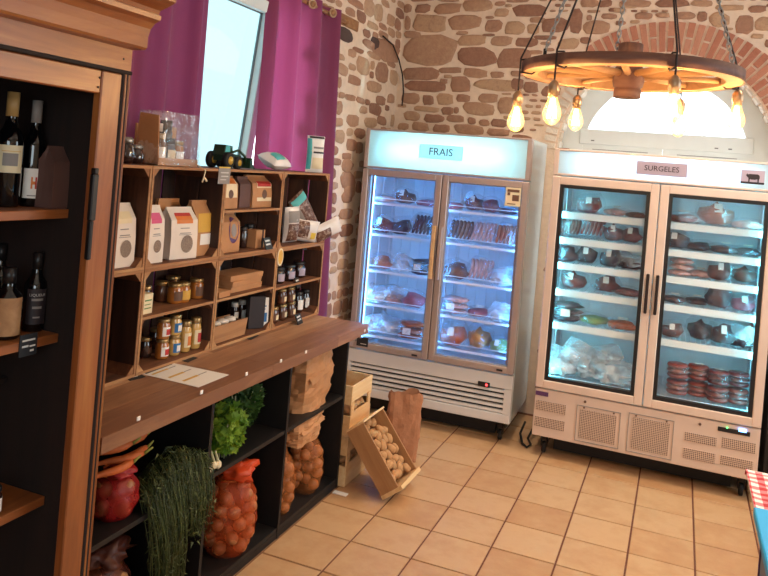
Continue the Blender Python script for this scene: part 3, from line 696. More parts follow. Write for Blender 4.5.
put_packs(f1, 'FRAIS', 'right', SH1, {0: [(453, S, 'm_pink', .9), (474, L, 'm_red', .9), (491, L, 'm_red', .8), (508, S, 'm_dark', .8)],
    1: [(460, G, 'm_brown', .95), (483, G, 'm_pale', .95), (507, G, 'm_orange', .95)],
    2: [(456, L, 'm_brown', 1), (480, G, 'm_pale', .95), (502, U, 'm_white', .8)],
    3: [(455, K, 'm_pale', .95), (480, S, 'm_pink', 1), (501, U, 'm_white', .75)],
    4: [(454, L, 'm_orange', 1.15), (479, L, 'm_gold', 1.15), (500, L, 'm_green', .8)]})
put_packs(f2, 'SURGELES', 'left', SH2, {0: [(590, L, 'm_red', .9), (616, S, 'm_pale', .85), (636, S, 'm_brown', .7)],
    1: [(570, G, 'm_brown', .72), (592, G, 'm_burger', .95), (613, L, 'm_red', .9), (631, L, 'm_red', .85)],
    2: [(567, L, 'm_dark', .85), (586, L, 'm_dark', .9), (611, L, 'm_dark', .95), (630, U, 'm_dark', .7)],
    3: [(573, L, 'm_red', .9), (606, L, 'm_red', .9), (628, S, 'm_red', .9)],
    4: [(567, K, 'm_dark', 1), (594, S, 'm_green', 1), (622, S, 'm_orange', 1)],
    5: [(562, U, 'm_white', 1.05), (585, U, 'm_white', 1.1), (612, U, 'm_white', 1.1)],
    15: [(577, U, 'm_white', .8), (606, U, 'm_white', .75)]})
put_packs(f2, 'SURGELES', 'right', SH2, {0: [(683, S, 'm_red', 1), (716, L, 'm_orange', 1.15), (747, S, 'm_pale', .95)],
    1: [(676, L, 'm_dark', .85), (698, S, 'm_dark', 1), (724, S, 'm_dark', .95), (747, S, 'm_dark', .9)],
    2: [(680, K, 'm_pale', .9), (700, S, 'm_pale', .8), (720, L, 'm_brown', .95), (744, L, 'm_brown', .8)],
    3: [(674, S, 'm_dark', .8), (697, S, 'm_dark', .8), (718, L, 'm_dark', 1.3), (744, L, 'm_pink', .8)],
    4: [(673, L, 'm_brown', .75), (700, L, 'm_dark', 1), (722, L, 'm_dark', 1.05), (742, U, 'm_dark', .75)],
    5: [(677, B_, 'm_burger', 1), (697, B_, 'm_burger', 1), (717, B_, 'm_burger', 1), (737, B_, 'm_burger', 1)],
    15: [(678, B_, 'm_burger', 1), (698, B_, 'm_burger', 1), (718, B_, 'm_red', .95), (738, B_, 'm_red', .95)]})
# ================================================================ FURNITURE
# ---- cabinet at the left edge: front at x=-.08, right corner y=-2.86
CX, CY = -.08, -2.86
cab = thing('wine_cabinet', 'tall cherry-wood cabinet with carved cornice holding the wine bottles', 'cabinet', (CX, CY, 0))
cl = -1.45     # left end, local y
b = MB(); b.box(-.56, -.035, .0, -.03, 0, 2.02).build('side_panel', M['cabz'], cab)
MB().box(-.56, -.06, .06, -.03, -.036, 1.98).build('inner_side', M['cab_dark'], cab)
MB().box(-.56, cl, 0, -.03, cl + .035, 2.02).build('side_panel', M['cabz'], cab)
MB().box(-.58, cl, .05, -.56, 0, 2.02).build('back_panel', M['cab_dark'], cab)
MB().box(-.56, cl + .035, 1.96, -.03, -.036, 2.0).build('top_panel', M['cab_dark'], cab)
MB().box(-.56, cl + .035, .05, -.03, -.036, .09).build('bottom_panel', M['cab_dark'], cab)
MB().box(-.03, -.033, 0, .0, 0, 1.955, .004).build('corner_post', M['cab_dark'], cab)
# stepped mouldings on the post
MB().box(-.01, -.024, 0, .003, -.018, 1.955, .002).build('moulding', M['cabz'], cab)
MB().box(-.01, -.010, 0, .003, -.003, 1.955, .003).build('moulding', M['cabz'], cab)
MB().box(-.03, cl, 1.953, .0, 0, 2.02, .003).build('frieze', M['cab'], cab)
MB().box(-.012, cl, 1.946, .006, -.002, 1.956, .002).build('moulding', M['cab_dark'], cab)
dr = obj('door', None, cab, (0, 0, 0))
# door frame: stile, rails (door glass not fitted behind this stile)
bpy.data.objects.remove(dr)
st = MB().box(-.026, -.106, .10, .0, -.034, 1.945, .003).build('door_stile', M['cabz'], cab)
MB().box(-.028, cl + .1, 1.885, -.002, -.108, 1.945, .003).build('door_rail', M['cab'], cab)
MB().box(-.028, cl + .1, .10, -.002, -.108, .20, .003).build('door_rail', M['cab'], cab)
es = MB().box(-.01, -.112, 1.56, .005, -.092, 1.68, .003).box(-.01, -.110, 1.46, .006, -.098, 1.56, .003).box(-.01, -.109, 1.68, .006, -.096, 1.695, .002).build('escutcheon', M['gasket'], st)
for (y, z) in ((-.115, 1.925), (-.118, 1.90), (-.035, 1.985)): MB().lathe([(.003, 0), (.003, .002)], 8, M=Matrix.Translation((-.001, y, z)) @ Matrix.Rotation(PI / 2, 4, 'Y')).build('peg', M['cab_dark'], cab)
# cornice profile (outwards x, up z), mitred return on the right end
prof = [(0, 2.014), (.034, 2.016), (.040, 2.022), (.040, 2.05), (.046, 2.072), (.058, 2.088), (.072, 2.096), (.074, 2.108), (.066, 2.112), (.07, 2.122), (.095, 2.134), (.112, 2.145), (.114, 2.158), (0, 2.158)]
b = MB(); n = len(prof); vs = []
for (d, z) in prof: vs += [(d, cl - d, z), (d, d * .15, z), (-.56, d * .15, z)]
fs = []
for i in range(n - 1):
    for j in range(2): fs.append((i * 3 + j, i * 3 + j + 1, (i + 1) * 3 + j + 1, (i + 1) * 3 + j))
fs.append(((n - 2) * 3, (n - 2) * 3 + 1, (n - 2) * 3 + 2, (n - 1) * 3 + 2, (n - 1) * 3))
b.add(vs, fs).build('cornice', M['cab'], cab)
MB().box(.0, cl, 2.0165, .012, 0, 2.0215).build('bead', M['cab_dark'], cab)
SHZ = [1.577, 1.246, .812, .40]
for z in SHZ:
    MB().box(-.55, cl + .04, z - .024, -.115, -.062, z, .002).build('shelf', M['shelf_wood'], cab)
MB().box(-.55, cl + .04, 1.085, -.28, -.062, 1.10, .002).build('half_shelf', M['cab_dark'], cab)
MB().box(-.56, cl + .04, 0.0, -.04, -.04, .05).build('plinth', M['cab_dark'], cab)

# ---- counter
ctr = thing('worktop', 'long brown wooden worktop with white clips along its front edge', 'worktop', (0, 0, .84))
wd = (-.22 + .815) / 4
for i in range(4):
    for j, (y0, y1) in enumerate(((-2.69, -1.9), (-1.9, -1.25), (-1.25, -.64))):
        x0 = -.815 + i * wd; off = (i % 2) * .22 if j < 2 else 0; off0 = (i % 2) * .22 if j > 0 else 0
        MB().box(x0 + .0006, y0 + off0 + .0005 - (0), 0, x0 + wd - .0006, y1 + (off if j < 2 else 0) - .0005, .05).build('plank', M['counter'], ctr)
for px in ((138, 420), (201, 393.5), (246, 375), (280.5, 362), (305.5, 353), (364.5, 331.5)):
    p = on('x', -.22, *px); MB().box(-.22, p.y - .008, -.002 + p.z - .84, -.2165, p.y + .008, p.z - .84 + .012, .001).build('white_clip', M['print_white'], ctr)
p = on('x', -.22, 369, 327); MB().box(-.22, p.y - .02, .02, -.2165, p.y - .012, .04).build('white_clip', M['print_white'], ctr)
unit = thing('counter_unit', 'black open shelving unit under the long wooden worktop', 'shelving', (0, 0, 0))
for y in (-.71, -1.355, -1.985, -2.625):
    MB().box(-.81, y - .009, .0, -.30, y + .009, .84).build('upright', M['black'], unit)
MB().box(-.81, -2.62, .06, -.795, -.71, .84).build('back_panel', M['black'], unit)
for y0, y1 in ((-1.346, -.719), (-1.976, -1.364), (-2.616, -1.994)):
    MB().box(-.795, y0, .485, -.305, y1, .503).build('shelf', M['black'], unit)
    MB().box(-.795, y0, .03, -.305, y1, .05).build('shelf', M['black'], unit)
MB().box(-.795, -2.63, 0, -.303, -.70, .03).build('plinth', M['black'], unit)

# ---- wooden crates stacked on their sides
def crate(col, row, y0, y1, z0, z1, shelf, label):
    D0, D1 = -.797, -.545; h = z1 - z0; w_ = y1 - y0; t = .011
    c = thing('crate', label, 'crate', (D1, y0, z0), group='wooden crates on the worktop')
    dp = D1 - D0
    for nm, z in (('bottom_board', 0), ('top_board', h - t)):
        for a, b_ in ((-dp * .47, 0), (-dp, -dp * .50)):
            MB().box(a, 0, z, b_, w_, z + t, .0015).build(nm, M['crate'], c)
            if b_ == 0: MB().box(0, 0, z, .0025, w_, z + t).build('pale_edge', M['crate_edge'], c)  # paler strip along the front edge of the board
    for y in (0, w_ - t):
        for a, b_ in ((-dp * .47, 0), (-dp, -dp * .50)):
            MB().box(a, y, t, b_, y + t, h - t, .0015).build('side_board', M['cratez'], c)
            if b_ == 0: MB().box(0, y, t, .0025, y + t, h - t).build('pale_edge', M['crate_edge'], c)
    n = 5; sw = (w_ - .004) / n
    for i in range(n):
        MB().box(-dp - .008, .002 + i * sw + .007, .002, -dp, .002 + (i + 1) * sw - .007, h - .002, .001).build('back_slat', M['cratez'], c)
    for (y, z, sy, sz) in ((t, t, 1, 1), (w_ - t, t, -1, 1), (t, h - t, 1, -1), (w_ - t, h - t, -1, -1)):
        g = .034
        MB().prism([(y, z), (y + sy * g, z), (y, z + sz * g)], -dp, -.004, 'x').build('corner_block', M['crate'], c)
        MB().prism([(y, z), (y + sy * g, z), (y, z + sz * g)], -.004, -.001, 'x').build('block_end', M['crate_edge'], c)
    if shelf:
        MB().box(-dp + .002, t, shelf - z0 - t, 0, w_ - t, shelf - z0, .0015).build('inner_shelf', M['crate'], c)
        MB().box(0, t, shelf - z0 - t, .0025, w_ - t, shelf - z0).build('pale_edge', M['crate_edge'], c)
        for y, sy in ((t, 1), (w_ - t, -1)):
            MB().prism([(y, shelf - z0 - t), (y + sy * .026, shelf - z0 - t), (y, shelf - z0 - t - .026)], -dp, -.004, 'x').build('corner_block', M['crate'], c)
    return c
ZC = (.891, 1.2945, 1.688)
cols = [(-2.66, -2.158), (-2.154, -1.664), (-1.660, -1.146), (-1.142, -.612)]
nm_ = [('with a white paper flour bag', 'almost empty and dark'), ('with a row of flour bags', 'with jars on an inner shelf'), ('with brown paper bags on two levels', 'with stacked flat boxes'), ('stuffed with printed plastic bags', 'filled with dark jars')]
sh_ = [(None, None), (None, 1.112), (1.506, 1.112), (None, 1.102)]
where = ['beside the cabinet', 'second along from the cabinet', 'third along from the cabinet', 'at the curtain end']
for ci, (y0, y1) in enumerate(cols):
    crate(ci, 1, y0, y1, ZC[1] + .001, ZC[2], sh_[ci][0], f'upper wooden crate {where[ci]}, {nm_[ci][0]}')
    crate(ci, 0, y0, y1, ZC[0], ZC[1], sh_[ci][1], f'lower wooden crate {where[ci]}, {nm_[ci][1]}')

# ---- potato crates beside the counter end
def veg_crate(label, loc, rot, lx, ly, lz, slot=True, mt='pine'):
    """long axis local x, width y, height z; open top"""
    c = thing('vegetable_crate', label, 'crate', loc, rot, 'slatted vegetable crates'); t = .009
    n = 4
    for i in range(n): MB().box(.01, i * ly / n + .004, 0, lx - .01, (i + 1) * ly / n - .004, .007).build('bottom_slat', M['pine_dark'], c)
    for y in (0, ly - t):
        if slot:
            MB().box(0, y, 0, lx, y + t, lz * .40, .001).build('side_slat', M[mt], c); MB().box(0, y, lz * .62, lx, y + t, lz, .001).build('side_slat', M[mt], c)
        else: MB().box(0, y, 0, lx, y + t, lz, .001).build('side_board', M['pine_dark'], c)
    for x in (0, lx - t):
        if slot:
            MB().box(x, t, 0, x + t, ly - t, lz * .46, .001).build('end_slat', M[mt], c); MB().box(x, t, lz * .68, x + t, ly - t, lz, .001).build('end_slat', M[mt], c)
            for q in (t, ly - t - .035): MB().box(x, q, lz * .46, x + t, q + .035, lz * .68).build('end_post', M[mt], c)
        else: MB().box(x - (.012 if x == 0 else 0), -.004, 0, x + t, ly + .004, lz + (.02 if x == 0 else .008), .001).build('end_board', M[mt], c)
    return c
veg_crate('slatted pine crate standing on the floor, bottom of the upright pair', (-.60, -.69, .002), (0, 0, 0), .335, .29, .27)
veg_crate('slatted pine crate on top of another crate beside the counter end', (-.60, -.685, .274), (0, 0, 0), .335, .285, .275)
# tilted crate: bottom corner on the floor at x=-.03, leaning back onto the pair
ang = math.atan2(.31, -.24)     # direction of the long axis from floor end up
tc_ = veg_crate('tilted pine crate full of potatoes leaning on the upright crates', (-.03, -.73, .016), (0, 0, 0), .385, .29, .115, slot=False)
ex = Vector((-.612, 0, .791)); ey = Vector((0, 1, 0)); ez = ex.cross(ey)
if ez.x < 0: ez = -ez
Rm = Matrix((ex, ey, ez)).transposed()
# keep a right-handed frame: flip the width axis when needed
if Rm.determinant() < 0:
    ey = -ey; Rm = Matrix((ex, ey, ez)).transposed(); tc_.location.y = -.44
tc_.rotation_euler = Rm.to_euler()
tilt = Matrix.Translation(tc_.location) @ Rm.to_4x4()
M['potato'] = mat('potato_skin', '#b98a5c', .8, var=.22, scale=20, bump=.3)
M['onion'] = mat('onion_skin', '#a8683c', .45, var=.25, scale=24, bump=.1)
pot = []
for i in range(4):
    pot.append(MB().blob(.034, .0235, .0225, .22, 1.5, i, 2).mesh('potato', M['potato']))
rr = random.Random(3); placed = []
def add_potato(Mx, lab, grp, k):
    o = obj('potato', pot[k % 4], None); o.matrix_world = Mx; tag(o, lab, 'potato', grp)
for lay in range(2):
    for i in range(6):
        for j in range(5):
            p = Vector((.045 + i * .058 + (j % 2) * .018, .040 + j * .052, .032 + lay * .042)) + Vector((rr.uniform(-.006, .006), rr.uniform(-.006, .006), rr.uniform(-.003, .006)))
            if p.x > .36 or (lay == 1 and i >= 5): continue
            sc = rr.uniform(.92, 1.08)
            add_potato(tilt @ Matrix.Translation(p) @ Matrix.Rotation(rr.uniform(0, 6), 4, 'Z') @ Matrix.Rotation(rr.uniform(-.4, .4), 4, 'Y') @ Matrix.Scale(sc, 4), 'potato in the tilted pine crate on the floor', 'potatoes in the tilted crate', i + j)
for lz0, nm2, z0 in ((.27, 'lower', .014), (.275, 'upper', .288)):
    for i in range(5):
        for j in range(4):
            for l2 in range(3 if nm2 == 'lower' else 3):
                if i < 2 and l2 < 2: continue
                p = (-.575 + i * .066 + rr.uniform(-.005, .005), -.64 + j * .064 + rr.uniform(-.005, .005), z0 + .025 + l2 * .046)
                add_potato(Matrix.Translation(p) @ Matrix.Rotation(rr.uniform(0, 6), 4, 'Z'), f'potato in the {nm2} upright pine crate', f'potatoes in the {nm2} upright crate', i + j)
# ================================================================ GOODS
def at_x(xp, px, py): return on('x', xp, px, py)
def paper_bag(label, xp, zb, pl, pr, pt, pb, mt='kraft', fold=True, rz=0, dpt=None, art=(), cat='bag', group='paper bags in the crates', name='paper_bag', wide=None):
    """bag whose front stands at x=xp on the board at z=zb; pl, pr pixel columns, pt, pb pixel rows"""
    a = at_x(xp, pl, (pt + pb) / 2); c = at_x(xp, pr, (pt + pb) / 2); w_ = abs(c.y - a.y) if wide is None else wide; h = at_x(xp, (pl + pr) / 2, pt).z - zb
    d = dpt or w_ * .62
    t = thing(name, label, cat, (xp - d / 2, (a.y + c.y) / 2, zb + .0005), (0, 0, rz), group)
    b = MB(); secs = [(0, .5, .5), (.04, .51, .51), (.45, .505, .50), (.76, .50, .44), (.9, .49, .16), (.965, .485, .05), (1, .48, .03)]
    vs = []; n = 12
    for zz, hw, hd in secs:
        pinch = .12 * (zz > .2)
        for (px, py) in ((-1, -1), (-1, -.35), (-1, .35), (-1, 1), (-.3, 1 - pinch), (.3, 1 - pinch), (1, 1), (1, .35), (1, -.35), (1, -1), (.3, -1 + pinch), (-.3, -1 + pinch)):
            vs.append((px * hd * d, py * hw * w_ + .004 * noise.noise(Vector((zz * 9, py, w_ * 90))), zz * h))
    fs = [[i for i in range(n)][::-1], [(len(secs) - 1) * n + i for i in range(n)]]
    for r in range(len(secs) - 1):
        for i in range(n): fs.append((r * n + i, r * n + (i + 1) % n, (r + 1) * n + (i + 1) % n, (r + 1) * n + i))
    b.add(vs, fs).build('bag_body', M[mt], t)
    def fx(z):     # front x of the bag at relative height
        for (z0, _, d0), (z1, _, d1) in zip(secs, secs[1:]):
            if z <= z1: return d * (d0 + (d1 - d0) * (z - z0) / (z1 - z0))
        return 0
    if fold: MB().box(-.008, -w_ * .47, h * .93, d * .05 + .004, w_ * .47, h * 1.0).build('folded_top', M[mt], t)
    for (kind, y, z, sy, sz, mm) in art:
        if kind == 'round':
            n2 = 18; poly = [(math.cos(2 * PI * i / n2) * sy * w_ / 2, math.sin(2 * PI * i / n2) * sz * w_ / 2) for i in range(n2)]
            vs = [(fx(z + q / h) + .0015, y * w_ + p, z * h + q) for p, q in poly]; MB().add(vs, [list(range(n2))]).build('round_sticker', M[mm], t)
        else:
            z0, z1 = z - sz / 2, z + sz / 2; y0, y1 = (y - sy / 2) * w_, (y + sy / 2) * w_; zs = [z0, min(max(z0, .76), z1), min(max(z0, .9), z1), z1]
            zs = sorted(set(round(q, 4) for q in zs)); vs = []; fs = []
            for q in zs: vs += [(fx(q) + .0012 + (.0006 if kind == 'top' else 0), y0, q * h), (fx(q) + .0012 + (.0006 if kind == 'top' else 0), y1, q * h)]
            for i in range(len(zs) - 1): fs.append((i * 2, i * 2 + 1, i * 2 + 3, i * 2 + 2))
            MB().add(vs, fs).build('printed_label' if kind == 'lab' else 'print', M[mm], t)
    return t
z1, z2 = ZC[1] + .0125, 1.5065
wart = lambda c: [('lab', 0, .78, .62, .18, c), ('round', .10, .29, .46, .50, 'seed'), ('top', 0, .60, .35, .016, 'grey'), ('top', .02, .505, .42, .016, 'grey'), ('top', .02, .475, .5, .01, 'grey')]
paper_bag('white flour bag with a pale gold label, standing next to the cabinet', -.575, z1, 112, 136, 204, 268, 'paper', False, art=wart('cream'))
paper_bag('white flour bag with a bright pink label', -.575, z1, 148, 164.5, 206, 263, 'paper', False, dpt=.07, art=wart('pink'))
paper_bag('white flour bag with an orange and red label', -.58, z1, 175, 196.5, 208, 259, 'paper', False, rz=-.15, art=wart('orange') + [('top', 0, .86, .6, .06, 'red')])
paper_bag('brown bag with red label peeking out behind the white flour bags', -.665, z1, 160, 173, 199, 258, 'kraft', art=[('lab', .15, .72, .6, .16, 'red')])
paper_bag('plain folded brown bag standing behind the bag with pink label', -.73, z1, 139, 153, 198, 256, 'kraft')
paper_bag('yellow-tinted kraft bag with a white label at the right end of the row', -.59, z1, 195.5, 213, 201, 257, 'kraft', art=[('lab', .05, .60, .8, .34, 'gold'), ('top', .1, .30, .62, .2, 'print_white')])
paper_bag('brown folded bag top behind the orange-labelled flour bag', -.72, z1, 168, 182, 199, 256, 'kraft')
paper_bag('cream bag with an orange label, left on the small upper shelf', -.585, z2, 224, 238, 176.5, 207, 'kraft', False, art=[('lab', 0, .62, .9, .55, 'cream'), ('top', 0, .85, .8, .16, 'orange'), ('round', .0, .45, .35, .35, 'brownlid')])
paper_bag('dark brown paper bag between two labelled bags', -.60, z2, 240, 251, 177, 207.5, 'paper_dark')
paper_bag('brown bag with red and white label, right on the small upper shelf', -.59, z2, 253, 272, 176, 207, 'kraft', art=[('lab', .1, .5, .75, .6, 'cream'), ('top', .1, .74, .7, .16, 'red'), ('round', .1, .42, .25, .25, 'brownlid')])
paper_bag('kraft bag with a round dark sticker below the small shelf', -.58, z1, 222, 240, 213, 254, 'kraft', art=[('round', .15, .55, .55, .8, 'purple'), ('round', .15, .55, .3, .4, 'grey')])

# ---- jars
M['jar_glass'] = mat('jar_contents', '#7a4a2c', .12, var=.25, scale=30, coat=1.0)
for n_, c_ in dict(j_honey='#b06a2c', j_dark='#2b1a18', j_mustard='#d3a860', j_red='#6a2420', j_brown='#5a3524', j_choc='#3a2118').items(): M[n_] = mat(n_, c_, .15, var=.2, scale=24, coat=1.0)
M['lid_gold'] = mat('gold_lid', '#a98a5c', .35, metal=.7, var=.05); M['lid_black'] = mat('black_lid', '#1a1718', .4, var=0); M['lid_white'] = mat('white_lid', '#d9d0c6', .4, var=0)
jar_c = {}; last_h = [0]
def jar(label, xp, zb, px, py, rpx, hpx, cont, lid='lid_gold', lab='print_white', lab2=None, group='jars in the crates', twist=0.):
    """px: centre column; rpx half width and hpx height in pixels"""
    c = at_x(xp, px, py); dpt = depth((xp, c.y, zb)); r = rpx * dpt / F_PX; h = hpx * dpt / F_PX; last_h[0] = round(h, 3) + .001
    t = thing('jar', label, 'jar', (xp - r, c.y, zb + .0005), (0, 0, twist), group); r = round(r, 3); h = round(h, 3)
    key = (r, h)
    if key not in jar_c:
        jar_c[key] = (MB().lathe([(r * .86, 0), (r, .006), (r, h * .70), (r * .84, h * .80), (r * .84, h * .84)], 18).mesh('jar_body', M['jar_glass']),
            MB().lathe([(r * .90, h * .82), (r * .93, h * .84), (r * .93, h * .98), (r * .86, h)], 18).mesh('lid', M['lid_gold']),
            MB().grid(lambda u, v: ((r + .001) * math.cos(-1.0 + 2.0 * u), (r + .001) * math.sin(-1.0 + 2.0 * u), h * (.16 + .46 * v)), 10, 1).mesh('jar_label', M['print_white']),
            MB().grid(lambda u, v: ((r + .0018) * math.cos(-.45 + .9 * u), (r + .0018) * math.sin(-.45 + .9 * u), h * (.22 + .30 * v)), 6, 1).mesh('jar_emblem', M['red']))
    for me, mm, nm in zip(jar_c[key], (cont, lid, lab, lab2), ('jar_body', 'lid', 'jar_label', 'jar_emblem')):
        if mm is None: continue
        o = obj(nm, me, t); o.material_slots[0].link = 'OBJECT'; o.material_slots[0].material = M[mm]
    return t
zs = 1.1125
jl = ['front-left honey-brown jar on the inner shelf beside the small white carton', 'second brown jar on the shelf above the mustard jars', 'third brown jar on the shelf above the mustard jars', 'fourth jar with gold label on the shelf above the mustard jars', 'rightmost jar with amber contents on the shelf above the mustard jars']
for (px, py, xp, ct, lb), l_ in zip([(167.5, 300, -.66, 'j_brown', None), (178, 300, -.70, 'j_brown', None), (181, 298, -.60, 'j_honey', 'brownlid'), (188.5, 298, -.59, 'j_honey', 'gold'), (202.5, 295, -.60, 'j_honey', 'brownlid')], jl):
    jar(l_, xp, zs, px, py, 7.8, 20, ct, lab=lb)
jar('dark small jar at the far left behind the white carton', -.64, zs, 150, 300, 6, 21, 'j_dark', lab=None)
jar('jar half hidden at the back of the shelf above the mustard jars', -.73, zs, 192, 296, 6, 19, 'j_dark', lab=None)
p = at_x(-.56, 149.5, 312)
bx = thing('small_carton', 'small white printed carton standing before the dark jar', 'box', (-.60, p.y, zs + .0005)); hh = .078
MB().box(-.03, -.028, 0, .03, .028, hh, .001).build('carton_body', M['cream'], bx); MB().box(.03, -.02, .02, .0306, .02, .024).box(.03, -.02, .035, .0306, .015, .038).box(.03, -.02, .05, .0306, .02, .055).build('print', M['green'], bx)
zf = ZC[0] + .0125
jar('jar with red emblem, bottom of the front stack', -.575, zf, 167, 355, 6.6, 20, 'j_honey', lab='print_white', lab2='red')
jar('jar with red emblem stacked on another jar', -.575, zf + last_h[0], 168.5, 334, 6.6, 20, 'j_honey', lab='print_white', lab2='red')
jar('jar with blue label, bottom of the second stack', -.575, zf, 178.5, 352, 6.2, 20, 'j_mustard', lab='blue', lab2='print_white')
jar('jar with blue label stacked on a blue-label jar', -.575, zf + last_h[0], 180, 331, 6.2, 20, 'j_mustard', lab='blue', lab2='print_white')
jar('pale mustard jar with orange emblem, left of two', -.575, zf, 189, 348, 5.8, 31, 'j_mustard', lab='cream', lab2='orange')
jar('pale mustard jar with red emblem, right of two', -.575, zf, 199, 345, 5.8, 31, 'j_mustard', lab='cream', lab2='red')
jar('dark jar with round brown label at the left of the jar stacks', -.64, zf, 150, 352, 6.5, 20, 'j_dark', lab='j_choc', lab2='brownlid')
jar('dark jar behind the two stacks of small jars', -.70, zf, 160, 350, 6.5, 20, 'j_choc', lab=None)
zd = 1.1025
for i, px in enumerate((283.5, 294, 304)):
    jar(('left', 'middle', 'right')[i] + ' one of three dark jars with pinkish labels on the right inner shelf', -.575 if i < 2 else -.59, zd, px, 280 - i * 1.5, 6.6, 16, 'j_dark', 'lid_black', 'lilac')
for i, (px, zz, py) in enumerate([(277, 0, 324), (285.5, 0, 322), (294, 0, 320), (285, 1, 308), (293.5, 1, 306)]):
    jar(['bottom left small jar with star-shaped label', 'bottom middle small jar with star-shaped label', 'bottom right small jar with star-shaped label', 'upper left stacked jar with star-shaped label', 'upper right stacked jar with star-shaped label'][i], -.575, zf + (last_h[0] if zz else 0), px, py, 5.0, 15.5, 'j_brown', 'lid_gold', 'brownlid', 'cream')
for i, (px, py) in enumerate([(301.5, 317), (309, 314)]):
    jar(['left', 'right'][i] + ' large dark jar with white label at the right end of the lower crate', -.60, zf, px, py, 5.6, 21, 'j_dark', 'lid_black', 'print_white')
for i, (px, xp) in enumerate([(246, -.62), (252, -.66)]):
    jar(['near', 'far'][i] + ' black jar beside the wooden gift box', xp, z1, px, 250, 5, 21, 'j_dark', 'lid_black', None)
p = at_x(-.585, 260, 245)
gb = thing('gift_box', 'small wooden gift box with a dark strap, beside black jars', 'box', (-.615, p.y, z1 + .0005))
MB().box(-.03, -.042, 0, .03, .042, .088, .002).build('box_body', M['kraft'], gb); MB().box(.0302, .012, 0, .0312, .026, .0885).box(-.03, .012, .0882, .0312, .026, .0892).build('strap', M['ink'], gb)

# ---- flat boxes, tray, leaflet stand in the third lower crate
zb_ = 1.1125
for i in range(4):
    c = at_x(-.585, (240, 240, 239, 226)[i], 290); lay = (0, 1, 2, 0)[i]
    if i < 3: a, b2 = at_x(-.585, 231, 290).y, at_x(-.585, 261, 290).y
    else: a, b2 = at_x(-.56, 217, 298).y, at_x(-.56, 229, 298).y
    o = thing('flat_box', ['bottom brown box of the stack of three', 'middle brown box of the stack of three', 'top brown box of the stack of three', 'single flat brown box left of the stack'][i], 'box', (-.585 - .07 + (0 if i < 3 else .03), (a + b2) / 2, zb_ + .0005 + lay * .0262), (0, 0, (0, .04, -.03, .05)[i]), 'flat boxes in the crate')
    w_ = abs(b2 - a) / 2; MB().box(-.07, -w_, 0, .07, w_, .0125).build('base', M['kraft'], o); MB().box(-.0715, -w_ - .0015, .0125, .0715, w_ + .0015, .0255, .001).build('lid', M['kraft'], o)
a, b2 = at_x(-.56, 217, 330).y, at_x(-.56, 246, 330).y
tr = thing('wooden_tray', 'small wooden tray holding pale packets at the front of the crate', 'tray', (-.62, (a + b2) / 2, zf + .0005)); w_ = (b2 - a) / 2
MB().box(-.05, -w_, 0, .05, w_, .006).build('tray_base', M['crate'], tr)
for s in (-1, 1):
    MB().prism([(-w_ - .002, 0), (w_ + .002, 0), (w_ + .02, .078), (-w_ - .02, .078)], .05 * s - .003, .05 * s + .003, 'x').build('tray_side', M['crate_edge'], tr)
    MB().box(-.047, s * w_ - .003, .003, .047, s * w_ + .003, .07).build('tray_end', M['crate'], tr)
for i in range(3):
    o = MB().blob(.03, .032, .014, .25, 2, i, 2).build('packet', M['paper'], None, loc=(-.62 + .005 * i, (a + b2) / 2 - .055 + .055 * i, zf + .072 + .004 * i)); tag(o, ['left', 'middle', 'right'][i] + ' pale packet lying in the small wooden tray', 'packet', 'packets in the tray')
p = at_x(-.60, 254.5, 328)
ls = thing('black_box', 'upright black box with a white leaflet leaning on its front', 'box', (-.585, p.y, zf + .0005), (0, 0, -.6)); MB().box(-.03, -.05, 0, .0, .035, .16, .002).build('box_body', M['ink'], ls)
lf = MB().box(-.001, -.028, 0, .001, .028, .15).build('leaflet', M['print_white'], None, loc=(-.572, p.y + .028, zf + .0015), rot=(0, -.04, -.6)); tag(lf, 'white leaflet with dark print leaning on the black box', 'leaflet')
MB().box(.001, -.02, .03, .0016, .02, .075).box(.001, -.02, .09, .0016, .01, .096).box(.001, -.02, .105, .0016, .015, .111).build('print', M['blue'], lf)
for i, px in enumerate((237, 244)):
    jar(('left', 'right')[i] + ' white-labelled bottle jar behind the wooden tray', -.68, zf, px, 325, 4, 24, 'j_dark', 'lid_white', 'print_white')

# ---- pillow bags in the right upper crate and on top
def pillow(label, loc, rot, w_, h, th, mats, sd=0, cat='bag', group=None, name='plastic_bag'):
    t = thing(name, label, cat, loc, rot, group)
    def fn(sgn):
        def f(u, v):
            a, b_ = u * 2 - 1, v * 2 - 1
            e = max(0, (1 - abs(a) ** 3)) * max(0, (1 - abs(b_) ** 3))
            return (sgn * th / 2 * e ** .6 + .006 * noise.noise(Vector((a * 3, b_ * 3, sd + sgn))) * e, a * w_ / 2 * (1 - .06 * (1 - b_ * b_)), b_ * h / 2 + h / 2)
        return f
    MB().grid(fn(1), 12, 12).grid(fn(-1), 12, 12).build('bag_film', M[mats[0]], t)
    for i, (mm, u0, v0, u1, v1) in enumerate(mats[1:]):
        def g(u, v, i=i, u0=u0, v0=v0, u1=u1, v1=v1):
            p = fn(1)(u0 + (u1 - u0) * u, v0 + (v1 - v0) * v); return (p[0] + .0015 + .0006 * i, p[1], p[2])
        MB().grid(g, 6, 6).build('print', M[mm], t)
    return t
M['poly'] = mat('glossy_white_film', '#e2d9d4', .25, var=.06, bump=.4, bscale=20)
M['choc'] = pieces('chip_photo_print', [(.3, '#3a211a'), (.5, '#6a4434'), (.75, '#c9b8a8')], 60, rough=.3, bump=.1, mixn=1)
q = at_x(-.60, 300, 245)
pillow('dark printed plastic bag slanting down across the pile', (-.575, at_x(-.575, 313, 242).y, z1 + .035), (.66, .0, -.3), .125, .275, .08, ['choc', ('grey', .02, .1, .22, .8), ('teal', .05, .84, .95, .97)], 1, group='plastic bags in the crate')
